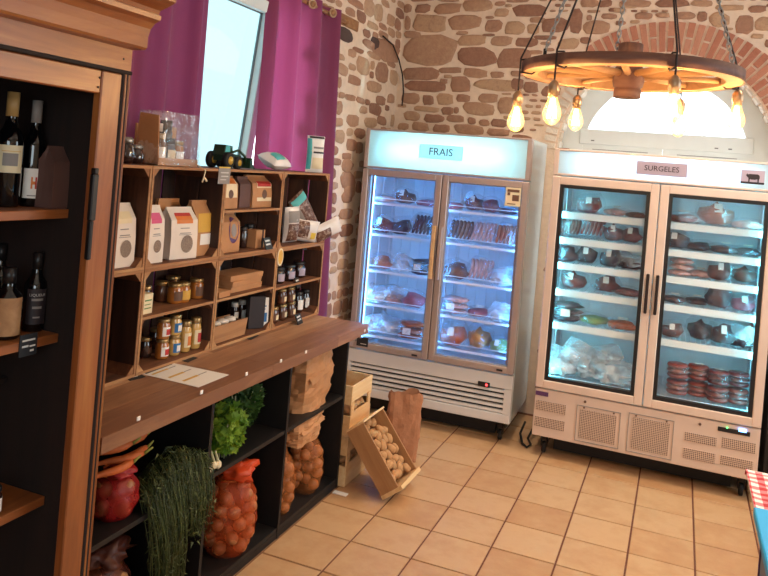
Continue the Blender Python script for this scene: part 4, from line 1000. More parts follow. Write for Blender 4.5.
pillow('white plastic bag with yellow mark at the front of the pile', (-.585, at_x(-.585, 303, 245).y, z1 + .004), (-.12, .12, -.6), .15, .12, .07, ['poly', ('choc', .05, .2, .5, .95), ('yellow', .6, .2, .85, .5)], 2, group='plastic bags in the crate')
pillow('grey and blue plastic bag at the left of the pile', (-.615, at_x(-.615, 289, 246).y, z1 + .004), (.06, .06, -.3), .105, .19, .07, ['poly', ('choc', .1, .05, .9, .55), ('grey', .1, .58, .9, .9)], 3, group='plastic bags in the crate')
pillow('white-cornered plastic bag sticking out past the crate edge', (-.56, at_x(-.56, 312, 246).y, z1 + .03), (-1.15, .1, -.5), .10, .19, .06, ['poly', ('choc', .3, .05, .95, .55)], 4, group='plastic bags in the crate')
zt = ZC[2] + .001
pillow('upright printed tea packet standing at the end of the crate top', (-.62, at_x(-.62, 314, 170).y, zt), (0, -.03, -.75), .105, .205, .05, ['print_white', ('teal', .0, .08, .22, .92), ('cream', .28, .1, .95, .4), ('ink', .3, .52, .95, .57), ('ink', .1, .93, .95, .99), ('grey', .3, .65, .9, .7)], 5, name='tea_packet', cat='packet')
pillow('white packet with teal print lying flat beside the toy tractor', (-.572, at_x(-.6, 279, 168).y, zt + .024), (0, -PI / 2 + .42, 0), .185, .12, .075, ['poly', ('teal', .15, .15, .65, .6), ('grey', .3, .66, .8, .8)], 6, name='lying_packet', cat='packet')

# ---- toy tractor on the crate top
M['tractor'] = mat('dark_green_paint', '#1c3a24', .35, var=.1); M['hub'] = mat('yellow_hub', '#c79a2c', .4, var=0); M['tyre'] = mat('toy_tyre', '#14120f', .7, var=0)
tp = at_x(-.6, 228, 168)
tr = thing('toy_tractor', 'dark green toy tractor with yellow hubs and a front loader', 'toy', (-.62, tp.y, zt))
tr.scale = (1.2, 1.2, 1.2)
MB().prism([(-.045, .028), (.075, .026), (.075, .052), (.01, .058), (-.045, .055)], -.022, .022, 'x').build('chassis', M['tractor'], tr)
MB().prism([(-.05, .05), (.015, .05), (.008, .085), (-.04, .088)], -.024, .024, 'x').build('cab', M['dkgreen'], tr)
MB().prism([(-.04, .06), (-.006, .06), (-.009, .084), (-.034, .087)], .0242, .0248, 'x').build('cab_window', M['teal'], tr)
for (y, r) in ((-.032, .031), (.03, .024)):
    for s in (-1, 1):
        wl = MB().lathe([(r * .8, -.011), (r, -.008), (r, .008), (r * .8, .011)], 18, M=Matrix.Translation((s * .036, y, r)) @ Matrix.Rotation(PI / 2, 4, 'Y')).build('wheel', M['tyre'], tr)
        MB().lathe([(r * .5, -.0125), (r * .5, .0125)], 14, M=Matrix.Translation((s * .036, y, r)) @ Matrix.Rotation(PI / 2, 4, 'Y')).build('hub', M['hub'], wl)
for s in (-1, 1): MB().tube([(s * .03, -.005, .06), (s * .03, .04, .072), (s * .03, .09, .05), (s * .03, .105, .02)], .005, 6).build('loader_arm', M['tractor'], tr)
MB().prism([(.10, .005), (.14, .004), (.118, .022), (.116, .045), (.10, .045)], -.05, .05, 'x').build('loader_bucket', M['dkgreen'], tr)
# hanging price card below it
p = at_x(-.541, 224, 176)
pc = thing('price_card', 'grey price card clipped below the toy tractor', 'sign', (-.540, p.y, p.z)); MB().box(-.001, -.045, -.035, .001, .045, .04).build('card', M['grey'], pc); MB().box(.001, -.044, .034, .0016, .044, .0395).build('stripe', M['yellow'], pc)
MB().box(.001, -.03, .012, .0016, .03, .017).box(.001, -.025, -.004, .0016, .03, .001).box(.001, -.03, -.018, .0016, .015, -.014).build('chalk_writing', M['chalk'], pc)

# ---- gift hamper and dark jar
a, b2 = at_x(-.58, 161, 165), at_x(-.58, 200, 165); wy = b2.y - a.y
hp = thing('gift_hamper', 'open kraft gift hamper wrapped in clear cellophane on the crate top', 'hamper', (-.655, a.y + .03, zt)); hh = .20; wy -= .03
MB().box(-.06, -.03, .0, .06, wy, .006).build('base', M['kraft'], hp)
MB().prism([(-.06, 0), (.06, 0), (.045, hh * .98), (-.045, hh * 1.02)], -.03, -.024, 'y').build('side_panel', M['kraft'], hp)
MB().box(-.064, -.03, 0, -.058, wy, hh * .8).build('back_panel', M['kraft'], hp)
MB().prism([(-.03, 0), (wy, 0), (wy, .03), (-.03, .03)], .057, .061, 'x').build('front_panel', M['kraft'], hp)
M['cello'] = thin('cellophane', (.98, .98, .98), gloss=.14, rough=.1, fres=False, opac=.06, ocol=(.95, .9, .88), bump=1.0, bscale=18)
def cel(u, v):
    ang_ = u * 2 * PI; hw, hd = (wy + .045) / 2, .070; k_ = 1 - .15 * v
    cx_, sy_ = math.cos(ang_), math.sin(ang_); s_ = max(abs(cx_), abs(sy_)) ** -1
    return (cx_ * s_ * hd * k_ + .006 * noise.noise(Vector((u * 30, v * 9, 2))), (wy - .03) / 2 + sy_ * s_ * hw * k_ + .006 * noise.noise(Vector((u * 30, v * 9, 8))), .003 + v * (hh + .012))
b = MB().grid(cel, 32, 8, closed_u=True); b.add([cel(i / 32, 1) for i in range(32)], [list(range(32))], True); b.build('cellophane', M['cello'], hp)
MB().tube([(.075, wy * .9, .01), (.118, wy * .92, -.01), (.118, wy * .88, -.04), (.118, wy * .84, -.06)], .003, 6).tube([(.118, wy * .9, -.04), (.12, wy * .97, -.055)], .004, 6).build('ribbon', M['cream'], hp)
for i, (dx, dy, s_, ct, ld) in enumerate([(.04, .02, 1.5, 'j_brown', 'lid_gold'), (.05, .085, 1.3, 'j_dark', 'lid_black'), (.05, .15, 1.2, 'j_honey', 'lid_gold'), (-.03, .05, 2.0, 'j_brown', 'lid_white'), (-.03, .12, 2.2, 'j_dark', 'lid_black')]):
    t = thing('jar', ['short jar with gold lid at left inside the hamper', 'black-lidded jar in the middle inside the hamper', 'honey jar at right inside the hamper', 'tall jar with white lid at the back of the hamper', 'tall dark jar at the back right of the hamper'][i], 'jar', (-.655 + dx * .55, a.y + .03 + dy * .85 + .0, zt + .0065), group='jars in the hamper')
    h = .08 * s_
    MB().lathe([(.024, 0), (.027, .006), (.027, h * .7), (.022, h * .8)], 14).build('jar_body', M[ct], t); MB().lathe([(.024, h * .8), (.024, h)], 14).build('lid', M[ld], t); MB().grid(lambda u, v: (.028 * math.cos(-1 + 2 * u), .028 * math.sin(-1 + 2 * u), h * (.15 + .4 * v)), 8, 1).build('jar_label', M['cream' if i % 2 else 'print_white'], t)
p = at_x(-.62, 131, 162)
for i, dy in enumerate((0, .055)):
    t = thing('ornament_jar', ['dark glass jar with metal lid at the cabinet end of the crates', 'shorter dark jar next to the gift hamper'][i], 'jar', (-.64, p.y - .01 + dy, zt), group='dark jars on the crate top'); h = .10 - .025 * i
    MB().lathe([(.024, 0), (.032, .01), (.034, h * .45), (.024, h * .72), (.024, h * .76)], 14).build('jar_body', M['j_dark'], t); MB().lathe([(.027, h * .75), (.027, h * .92), (.018, h)], 14).build('lid', M['steel'], t)

# ---- hanging oval tag, little price tents and cards
p = at_x(-.543, 280, 257)
og = thing('oval_tag', 'yellow oval paper tag hanging between two crates', 'tag', (-.5415, p.y, p.z)); n2 = 20
MB().prism([(math.cos(2 * PI * i / n2) * .030, math.sin(2 * PI * i / n2) * .045) for i in range(n2)], 0, .002, 'x').build('tag_card', M['cream'], og)
MB().prism([(math.cos(2 * PI * i / n2) * .023, math.sin(2 * PI * i / n2) * .036) for i in range(n2)], .002, .0026, 'x').build('emblem', M['gold'], og)
def tent(label, loc, w_, h, rz=0):
    t = thing('price_tent', label, 'sign', loc, (0, 0, rz), 'small black price signs')
    MB().prism([(.0, 0), (.004, 0), (-.018, h), (-.022, h)], -w_ / 2, w_ / 2, 'y').build('card', M['slate'], t)
    c = MB()
    for i in range(2):
        z = h * (.65 - .3 * i); x = .004 - .022 * z / h
        c.add([(x + .0008, -w_ * .35, z), (x + .0008, w_ * .3, z + .002), (x + .0008 - .0035, w_ * .3, z + .009), (x + .0008 - .0035, -w_ * .35, z + .007)], [(0, 1, 2, 3)])
    c.build('chalk_writing', M['chalk'], t)
p = on('z', .89, 300, 324); tent('black price sign on the worktop in front of the right crates', (p.x, p.y, .8905), .07, .05, .1)
p = at_x(-.55, 266, 252); tent('black price sign in front of the wooden gift box', (-.535, p.y, ZC[1] + .0125), .065, .055)
p = at_x(-.54, 305, 249); tent('tiny black price sign under the pile of plastic bags', (-.541, p.y, ZC[1] - .02), .04, .035)
p = at_x(-.54, 299, 285); tent('black price sign clipped at the shelf of three dark jars', (-.541, p.y, 1.075), .045, .05)
def flat_card(label, pts, z, mt, lines=(), cat='sign', name='flat_card', lm='chalk'):
    ps = [on('z', z, *q) for q in pts]; c = sum(ps, Vector()) / 4
    t = thing(name, label, cat, (c.x, c.y, z)); b = MB(); vs = [(q.x - c.x, q.y - c.y, .0002) for q in ps] + [(q.x - c.x, q.y - c.y, .0012) for q in ps]
    b.add(vs, [(0, 1, 2, 3), (4, 5, 6, 7), (0, 1, 5, 4), (1, 2, 6, 5), (2, 3, 7, 6), (3, 0, 4, 7)]).build('card', M[mt], t)
    A, B2, C_, D_ = [q - c for q in ps]
    for (u0, v0, u1, v1, mm) in lines:
        def P_(u, v): q = (A * (1 - u) + B2 * u) * (1 - v) + (D_ * (1 - u) + C_ * u) * v; return (q.x, q.y, .0016)
        MB().add([P_(u0, v0), P_(u1, v0), P_(u1, v1), P_(u0, v1)], [(0, 1, 2, 3)]).build('print', M[mm], t)
    return t
flat_card('white printed price list with orange lines lying on the worktop', [(139, 373.5), (169.5, 362.5), (229, 375), (198.5, 387.5)], .8905, 'print_white', [(.05, .05, .9, .10, 'ink'), (.08, .16, .6, .20, 'gold'), (.62, .17, .85, .19, 'grey'), (.12, .42, .6, .47, 'gold'), (.62, .43, .85, .45, 'grey'), (.12, .66, .6, .71, 'gold'), (.62, .67, .9, .69, 'grey')], 'paper', 'price_list')
flat_card('black chalk card lying at the left end of the worktop', [(121, 375), (136, 372), (146, 377), (130, 381)], .8905, 'slate', [(.2, .3, .8, .4, 'chalk'), (.2, .6, .7, .7, 'chalk')])
flat_card('dark card lying on the worktop above the white price list', [(178, 360), (188, 355.5), (198, 358), (188, 362.5)], .8905, 'slate', [(.2, .4, .8, .5, 'grey')])
flat_card('dark card lying on the worktop below the leaflet', [(241, 337.5), (249, 333.5), (259, 335.5), (251, 340)], .8905, 'slate', [(.2, .4, .8, .5, 'grey')])

# ---- wine and other bottles in the cabinet
M['bottle'] = mat('dark_bottle_glass', '#07080a', .08, var=0, coat=.6); M['capsule_gold'] = mat('tan_capsule', '#b8935a', .4, var=.1); M['capsule_grey'] = mat('grey_capsule', '#9a938e', .4, var=.1)
def bottle(label, xp, zb, px, py, wpx, hpx, cap='capsule_gold', lab='print_white', lz=(.14, .42), deco=None, ptxt=None, name='wine_bottle'):
    c = at_x(xp, px, py); d = depth((xp, c.y, zb)); r = wpx / 2 * 1.14 * d / F_PX; h = hpx * d / F_PX
    t = thing(name, label, 'bottle', (xp - r, c.y, zb + .0006), (0, 0, -.55), 'bottles in the cabinet')
    MB().lathe([(r * .9, 0), (r, .006), (r, h * .56), (r * .93, h * .62), (r * .55, h * .70), (r * .42, h * .76), (r * .40, h * .97), (r * .44, h * .975), (r * .44, h)], 22).build('glass', M['bottle'], t)
    if cap: MB().lathe([(r * .46, h * .79), (r * .46, h * 1.003)], 16).build('capsule', M[cap], t)
    if lab:
        MB().grid(lambda u, v: ((r + .0006) * math.cos(-.95 + 1.9 * u), (r + .0006) * math.sin(-.95 + 1.9 * u), h * (lz[0] + (lz[1] - lz[0]) * v)), 12, 1).build('label', M[lab], t)
        for (a0, v0, a1, v1, mm) in (deco or ()):
            MB().grid(lambda u, v: ((r + .0012) * math.cos(a0 + (a1 - a0) * u), (r + .0012) * math.sin(a0 + (a1 - a0) * u), h * (v0 + (v1 - v0) * v)), 6, 1).build('print', M[mm], t)
    return t
s1, s2, s3, s4 = SHZ
bottle('wine bottle with tan capsule and a sketch label, top shelf at the edge', -.26, s1, 15, 200, 23, 115, 'capsule_gold', 'cream', (.30, .54), [(-.6, .36, .5, .47, 'grey'), (-.7, .485, .7, .49, 'gold')])
bottle('wine bottle with grey capsule and a white label, top shelf right', -.26, s1, 38, 201, 19, 106, 'capsule_grey', 'print_white', (.08, .36), [(-.25, .17, -.1, .28, 'orange'), (.1, .17, .25, .28, 'red'), (-.1, .21, .1, .24, 'orange'), (-.5, .10, .5, .11, 'grey')])
bottle('dark spirit bottle with a tan label on the middle shelf', -.22, s2, 16, 330, 25, 70, 'lid_black', 'pine_dark', (.06, .60), None, name='spirit_bottle')
bottle('dark bottle with pale lettering on the middle shelf', -.24, s2, 41, 326, 19, 78, 'lid_black', 'ink', (.10, .55), [(-.5, .40, .5, .43, 'grey'), (-.4, .30, .4, .33, 'grey'), (-.3, .18, .3, .20, 'grey')], name='spirit_bottle')
def wrap_text(par, txt, size, r, z, mm):
    o = text_mesh(txt, size, M[mm], 'lettering', par, ext=.0002)
    for v in o.data.vertices:
        a = v.co.x / r; q = r + .0018 + v.co.z; v.co = (q * math.cos(a), q * math.sin(a), v.co.y + z)
    return o
lq = [o for o in scene.objects if o.get('label', '').startswith('dark bottle with pale lettering')][0]
wrap_text(lq, 'LIQUEUR', .010, .0275, .098, 'chalk')
bottle('dark bottle at the back of the middle shelf, left', -.38, s2, 4, 322, 19, 78, 'lid_black', None, name='spirit_bottle')
bottle('dark bottle at the back of the middle shelf, second', -.38, s2, 24, 320, 19, 78, 'lid_black', None, name='spirit_bottle')
bottle('dark bottle in the shadow of the top shelf behind the sketch label', -.42, s1, 22, 195, 20, 105, 'lid_black', None)
c = at_x(-.30, 60, 200)
bb = paper_bag('dark brown paper bag behind the wine bottles on the top shelf', -.205, s1, 54, 73, 147, 203, 'paper_dark', False, group=None, dpt=.06)
c = at_x(-.22, 2, 505); jr = jar('jar with white label at the left edge of the lower shelf', -.2, s3, -1, 505, 7, 30, 'j_dark', 'lid_black', 'print_white', group='jars in the cabinet')
jr = jar('large jar with white label under the lower shelf', -.24, s4 + .18, 4, 566, 12, 45, 'j_red', 'lid_gold', 'print_white', group='jars in the cabinet')
for o_ in [jr]: o_.location.z = s4
jr.scale = (1, 1, 1)
jar('gold-lidded jar at the bottom edge inside the cabinet', -.2, s4, 28, 600, 10, 44, 'j_brown', 'lid_gold', 'kraft', group='jars in the cabinet')
p = at_x(-.19, 29, 345)
ct = thing('chalk_price_card', 'small black chalk price card hanging on the cabinet shelf edge', 'sign', (-.193, p.y, p.z)); MB().box(-.001, -.028, -.028, .001, .028, .028).build('card', M['slate'], ct)
MB().box(.001, -.02, .01, .0016, .02, .0145).box(.001, -.02, -.005, .0016, .0, .0).box(.001, .004, -.006, .0016, .022, -.002).box(.001, .006, -.018, .0016, .018, -.013).build('chalk_writing', M['chalk'], ct)
ct.location.x = -.193
# ================================================================ VEGETABLES UNDER THE COUNTER
def crumple_bag(label, loc, w_, d, h, mt, sd, name='paper_sack', cat='bag', rz=0, flap=True):
    t = thing(name, label, cat, loc, (0, 0, rz))
    def f(u, v):
        a = u * 2 * PI; c, s = math.cos(a), math.sin(a); k = max(abs(c), abs(s)) ** -.6
        j = .14 * noise.noise(Vector((c * 2.4 + sd, s * 2.4, v * 4))) + .12 * noise.noise(Vector((c * 6, s * 6 + sd, v * 9)))
        e = (.92 + .10 * math.sin(v * 2.6)) * (1 + j)
        top = .10 * noise.noise(Vector((c * 1.7, s * 1.7, sd * 2.))) * v
        return (c * k * d / 2 * e, s * k * w_ / 2 * e, h * v * (1 + top))
    b = MB().grid(f, 30, 14, closed_u=True); b.add([f(i / 30, 0) for i in range(30)], [list(range(30))])
    b.grid(lambda u, v: tuple(x * (.96 if i < 2 else 1) + (0 if i < 2 else .003) for i, x in enumerate(f(u, v))), 30, 14, closed_u=True)
    b.sm = [False] * len(b.sm); b.build('sack_body', M[mt], t)
    if flap:
        MB().grid(lambda u, v: (d * (.47 + .10 * v + .03 * noise.noise(Vector((u * 4, v * 3, sd)))), w_ * (-.42 + .75 * u), h * (.62 + .16 * u - .10 * v + .05 * noise.noise(Vector((u * 5, v, sd + 2))))), 10, 4).build('folded_flap', M[mt], t)
    return t
def net_bag(label, loc, rx, ry, h, netm, vegm, vlabel, vgroup, sd, vr=.030, neck=True, vname='onion'):
    t = thing('net_bag', label, 'net bag', loc)
    rr = random.Random(sd); pts = []
    prof = lambda v: max(.12, (math.sin(PI * min(1, v * .80 + .17)) ** .55)) if v < .84 else .5 - (v - .84) * 1.4
    nz_ = max(3, int(h * .82 / (vr * 1.72)))
    for j in range(nz_):
        v = (j + .6) / (nz_ + .4) * .80; k = prof(v); n = max(4, int(2 * PI * (rx + ry) / 2 * k / (vr * 2.15)))
        for i in range(n):
            a = 2 * PI * (i + .5 * (j % 2) + rr.uniform(-.15, .15)) / n; pts.append((a, v + rr.uniform(-.015, .015), k))
    vm = MB().blob(vr, vr, vr * .92, .12, 1.4, sd, 2).mesh(vname, M[vegm])
    kept = []
    for i, (a, v, k) in enumerate(pts):
        c_ = Vector((loc[0] + (rx * k - vr * .95) * math.cos(a), loc[1] + (ry * k - vr * .95) * math.sin(a), loc[2] + max(vr, v * h)))
        if any((c_ - q_).length < vr * 1.78 for q_ in kept): continue
        kept.append(c_)
        o = obj(vname, vm, None, c_, (rr.uniform(0, 3), rr.uniform(0, 3), 0)); tag(o, vlabel, vname, vgroup)
    def f(u, v):
        a = u * 2 * PI; k = prof(v); add = 0
        for (pa, pv, pk) in pts:
            da = (a - pa + PI) % (2 * PI) - PI
            if abs(da) < .8 and abs(v - pv) < .2:
                d2 = (da * (rx + ry) / 2 * k) ** 2 + ((v - pv) * h) ** 2; add = max(add, math.exp(-d2 / (vr * .75) ** 2))
        r = k * (.93) + add * vr * .30 / rx
        if v > .84: r *= 1 + .25 * noise.noise(Vector((math.cos(a) * 3, math.sin(a) * 3, v * 6 + sd)))
        return (r * rx * math.cos(a), r * ry * math.sin(a), v * h)
    b = MB().grid(f, 44, 34, closed_u=True); b.build('net', M[netm], t)
    if neck: MB().blob(rx * .55, ry * .62, h * .11, .8, 2.4, sd, 3, M=Matrix.Translation((rx * .25, 0, h * .93))).build('bunched_top', M[netm + '_top'], t)
    if neck: MB().tube([(f(.0, .84)[0] * math.cos(q / 12 * 2 * PI), f(.25, .84)[1] * math.sin(q / 12 * 2 * PI), h * .84) for q in range(12)], .004, 6, closed=True).build('tie', M['orange'], t)
    return t
def net_mat(name, col, op):
    """plastic net: real threads pattern with see-through holes"""
    k = N(name); k.b.inputs['Base Color'].default_value = srgb(col); k.b.inputs['Roughness'].default_value = .45
    tr = k.n('ShaderNodeBsdfTransparent'); mx = k.n('ShaderNodeMixShader'); mx.inputs[0].default_value = op
    k.l(tr.outputs[0], mx.inputs[1]); k.l(k.b.outputs[0], mx.inputs[2]); k.l(mx.outputs[0], k.out.inputs['Surface'])
    return k.m
M['net_orange'] = net_mat('orange_net', '#d2521f', .40); M['net_red'] = net_mat('red_net', '#a81a1a', .62); M['net_pale'] = net_mat('pale_orange_net', '#c9773c', .30); M['net_brown'] = net_mat('brown_net', '#7a3a24', .6)
for a_, b_ in (('net_orange', '#d8481c'), ('net_red', '#a8181c'), ('net_brown', '#5a2a1c')): M[a_ + '_top'] = net_mat(a_ + '_bunched', b_, .85)
net_bag('orange net bag of onions under the middle of the worktop', (-.40, -1.64, .051), .125, .125, .375, 'net_orange', 'onion', 'onion inside the orange net bag', 'onions in the orange net bag', 1)
net_bag('pale net bag of onions under the brown paper, next to the crates', (-.39, -.935, .051), .095, .095, .31, 'net_pale', 'onion', 'onion inside the pale net bag near the crates', 'onions in the pale net bag', 2, .03, False)
net_bag('narrow net bag of onions against the middle upright', (-.39, -1.22, .051), .085, .085, .32, 'net_pale', 'onion', 'onion inside the narrow net bag', 'onions in the narrow net bag', 3, .028, False)
net_bag('red net bag on the shelf behind the dark cabinet edge', (-.40, -2.40, .504), .085, .085, .165, 'net_red', 'onion', 'onion inside the red net bag', 'onions in the red net bag', 4, .032)
net_bag('brown net bag on the bottom shelf next to the cabinet', (-.46, -2.40, .051), .14, .14, .34, 'net_brown', 'potato', 'potato inside the brown net bag', 'potatoes in the brown net bag', 5, .034, True, 'potato')
net_bag('dark red net bag at the back left of the orange onion bag', (-.62, -1.80, .051), .10, .10, .33, 'net_brown', 'onion', 'onion inside the dark red net bag', 'onions in the dark red net bag', 6, .03)
crumple_bag('open crumpled kraft paper sack on the upper shelf near the crates', (-.42, -.99, .504), .33, .22, .29, 'kraft', 1)
crumple_bag('crumpled brown paper heaped over the pale net bag', (-.40, -1.03, .345), .30, .17, .13, 'kraft', 4, flap=True)
crumple_bag('tall crumpled brown paper sack on the floor behind the tilted crate', (-.135, -.16, .001), .20, .07, .41, 'kraft_red', 9, rz=-1.05, flap=False)
# carrots
M['carrot'] = mat('carrot_skin', '#c8642c', .6, var=.2, scale=30, bump=.2); M['stalk'] = mat('carrot_stalk', '#8a8a3a', .7, var=.2)
for i, (y, z, a, b_) in enumerate([(-2.48, .675, .9, .2), (-2.42, .69, .7, -.1), (-2.35, .672, 1.0, .3), (-2.43, .715, .5, .0), (-2.31, .70, .8, .25)]):
    t = thing('carrot', ['leftmost carrot above the red net bag', 'second carrot lying above the red net bag', 'third carrot above the red net bag, pointing right', 'topmost carrot of the small heap', 'rightmost carrot by the green fronds'][i], 'carrot', (-.36 - .02 * i, y, z), (0, 0, PI / 2 - .5 + b_), 'carrots on the shelf')
    MB().tube([(-.09 + .18 * j / 7, .008 * math.sin(j), .02 * j / 7) for j in range(8)], [.003, .006, .009, .0115, .013, .014, .014, .008], 10).build('root', M['carrot'], t)
    MB().tube([(.09, 0, .02), (.12, .004, .035)], [.006, .003], 6).build('stalk', M['stalk'], t)
# greens
def leaf_mat(name, c0, c1):
    k = N(name); g = k.n('ShaderNodeNewGeometry'); k.l(k.ramp([(0, c0), (1, c1)], g.outputs['Random Per Island']), k.b.inputs['Base Color']); k.b.inputs['Roughness'].default_value = .55
    tl = k.n('ShaderNodeBsdfTranslucent'); tl.inputs['Color'].default_value = srgb(c1); mx = k.n('ShaderNodeMixShader'); mx.inputs[0].default_value = .25
    k.l(k.b.outputs[0], mx.inputs[1]); k.l(tl.outputs[0], mx.inputs[2]); k.l(mx.outputs[0], k.out.inputs['Surface']); return k.m
M['leaf'] = leaf_mat('parsley_leaf', '#4a7a22', '#9ab83c'); M['leaf_dk'] = leaf_mat('dark_leaf', '#1f3a18', '#3f6628'); M['frond'] = leaf_mat('carrot_frond', '#27301c', '#66703c')
M['stem'] = mat('pale_stem', '#b9b48a', .6, var=.15)
def leafy(label, loc, rx, ry, h, n, mt, sd, lean=(0, 0), name='parsley_bunch', size=.028):
    t = thing(name, label, 'greens', loc); rr = random.Random(sd); lv = MB(); sm = MB()
    for i in range(n):
        a = rr.uniform(0, 2 * PI); r = rr.random() ** .5; z = h * rr.uniform(.25, 1) * (1 - .35 * r * r)
        c = Vector((rx * r * math.cos(a) * (.4 + .6 * z / h) + lean[0] * z, ry * r * math.sin(a) * (.4 + .6 * z / h) + lean[1] * z, z)); s = size * rr.uniform(.6, 1.25)
        R = Matrix.Rotation(rr.uniform(0, 6.28), 4, 'Z') @ Matrix.Rotation(rr.uniform(-1.2, 1.2), 4, 'X') @ Matrix.Rotation(rr.uniform(-1.2, 1.2), 4, 'Y')
        pts = [(0, -1), (.35, -.5), (.9, -.35), (.6, .1), (.75, .6), (.25, .5), (0, 1), (-.25, .5), (-.75, .6), (-.6, .1), (-.9, -.35), (-.35, -.5)]
        lv.add([(x * s, y * s, .35 * s * (x * x)) for x, y in pts] + [(0, 0, -.1 * s)], [(k_, (k_ + 1) % 12, 12) for k_ in range(12)], True, M=Matrix.Translation(c) @ R)
    for i in range(16):
        a = rr.uniform(0, 2 * PI); r = rr.random() ** .5; sm.tube([(rx * .25 * r * math.cos(a), ry * .25 * r * math.sin(a), 0), (rx * .5 * r * math.cos(a) + lean[0] * h * .4, ry * .5 * r * math.sin(a) + lean[1] * h * .4, h * .45), (rx * .8 * r * math.cos(a) + lean[0] * h * .7, ry * .8 * r * math.sin(a) + lean[1] * h * .7, h * .75)], .003, 5)
    lv.build('leaves', M[mt], t)['kind'] = 'stuff'; sm.build('stems', M['stem'], t)
leafy('bright green leafy bunch on the middle shelf', (-.37, -1.77, .504), .10, .125, .215, 420, 'leaf', 3, name='herb_bunch')
leafy('dark green leafy bunch behind the bright green one', (-.44, -1.57, .504), .12, .16, .29, 520, 'leaf_dk', 4, name='dark_herb_bunch')
rr = random.Random(5)
ft = thing('frond_bunch', 'large drooping bunch of feathery green carrot tops', 'greens', (-.30, -2.15, .52)); fr = MB()
for i in range(380):
    y = rr.uniform(-.20, .16); x0 = rr.uniform(-.16, -.02); out = rr.uniform(.0, .055); drop = rr.uniform(.05, .24) if y > -.02 else rr.uniform(.15, .46); up = rr.uniform(.03, .17) * (1 - abs(y) * 2.5)
    yy = y * .75 + rr.uniform(-.03, .03); pts = [(x0, y * .8, 0), (x0 * .6, y * .9, up), (x0 * .2 + out * .6, y, up * .7), (out, y + (yy - y) * .5, -drop * .4), (out + rr.uniform(-.01, .015), yy, -drop)]
    prev = None; seg = []
    for j in range(len(pts) - 1):
        for q in range(5):
            u = q / 5; seg.append(Vector(pts[j]).lerp(Vector(pts[j + 1]), u))
    fr.tube(seg[::3], [.0016] * len(seg[::3]), 3)
    for j in range(6, len(seg), 1):
        d = Vector((rr.uniform(-1, 1), rr.uniform(-1, 1), rr.uniform(-1, .3))).normalized() * rr.uniform(.010, .030); s = Vector((rr.uniform(-1, 1), rr.uniform(-1, 1), rr.uniform(-1, 1))) * .0035
        fr.add([seg[j] - s, seg[j] + s, seg[j] + d], [(0, 1, 2)])
fr.build('fronds', M['frond'], ft)['kind'] = 'stuff'
for i in range(3):
    t = thing('spring_bulb', ['left', 'middle', 'right'][i] + ' pale bulb at the foot of the herb bunch', 'bulb', (-.315, -1.955 + .03 * i, .522 + .008 * (i % 2)), group='pale bulbs by the herbs'); MB().blob(.015, .015, .018, .15, 2, i, 2).build('bulb', M['cream'], t); MB().tube([(0, 0, .012), (-.02, .004, .05)], [.007, .004], 6).build('stalk', M['stem'], t)

# ================================================================ CHANDELIER
WC = Vector((1.10, -1.665, 2.14)); R = .372
M['wheel_rim'] = wood('aged_wheel_rim', [(.25, '#4a2e26'), (.5, '#6a4436'), (.8, '#8a6450')], 'x', .7, .7)
M['wheel'] = wood('aged_wheel_wood', [(.25, '#a07048'), (.5, '#bc8a5a'), (.8, '#d0a272')], 'x', .7, .7)
M['iron'] = mat('dark_iron', '#3a3432', .45, metal=.8, var=.1); M['cordm'] = mat('brown_flex', '#2a1a16', .7, var=0); M['socket'] = mat('brass_socket', '#a08468', .35, metal=.7, var=.05)
ch = thing('wagon_wheel_chandelier', 'wooden wagon-wheel chandelier with six filament bulbs hung on chains', 'chandelier', WC)
NF = 6; BULB_W = 7.5
for i in range(NF):
    b = MB(); vs = []; n = 8
    for j in range(n + 1):
        a = 2 * PI * (i + .008 + (j / n) * .984) / NF
        for (r, z) in ((R - .055, 0), (R, 0), (R, .036), (R - .055, .036)): vs.append((r * math.cos(a), r * math.sin(a), z))
    fs = [(0, 3, 2, 1), (n * 4, n * 4 + 1, n * 4 + 2, n * 4 + 3)]
    for j in range(n):
        for k_ in range(4): fs.append((j * 4 + k_, j * 4 + (k_ + 1) % 4, (j + 1) * 4 + (k_ + 1) % 4, (j + 1) * 4 + k_))
    b.add(vs, fs).build('felloe', M['wheel'], ch)
b = MB(); b.lathe([(R + .001, -.001), (R + .005, -.001), (R + .005, .037), (R + .001, .037), (R + .001, -.001)], 64, caps=False).build('iron_tyre', M['wheel_rim'], ch)
for i in range(10):
    a = 2 * PI * (i + .5) / 10
    MB().tube([(.04 * math.cos(a), .04 * math.sin(a), .018), ((R - .05) * math.cos(a), (R - .05) * math.sin(a), .018)], [.013, .010], 8).build('spoke', M['wheel'], ch)
MB().lathe([(.040, -.068), (.047, -.066), (.047, -.036), (.042, -.034), (.050, -.028), (.054, -.01), (.054, .03), (.042, .05), (.042, .125), (.036, .128)], 20).build('hub', M['wheel_rim'], ch)
top = Vector((0.02, .0, CZ - WC.z))
def chain(p0, p1):
    b = MB(); d = p1 - p0; n = int(d.length / .021)
    q = d.to_track_quat('Z', 'Y').to_matrix().to_4x4()
    for i in range(n):
        Mx = Matrix.Translation(p0 + d * ((i + .5) / n)) @ q @ Matrix.Rotation(PI / 2 * (i % 2), 4, 'Z')
        b.tube([(.0065 * math.cos(t_), 0, .0125 * math.sin(t_) + (.003 if math.sin(t_) > 0 else -.003)) for t_ in [2 * PI * q_ / 10 for q_ in range(10)]], .0022, 5, M=Mx, closed=True)
    b.build('chain', M['steel'], ch)
def wheel_angle(deg):       # 0 = camera right, 90 = away
    a = math.radians(deg); v = RT * math.cos(a) + FW * math.sin(a); return Vector((v.x, v.y, 0))
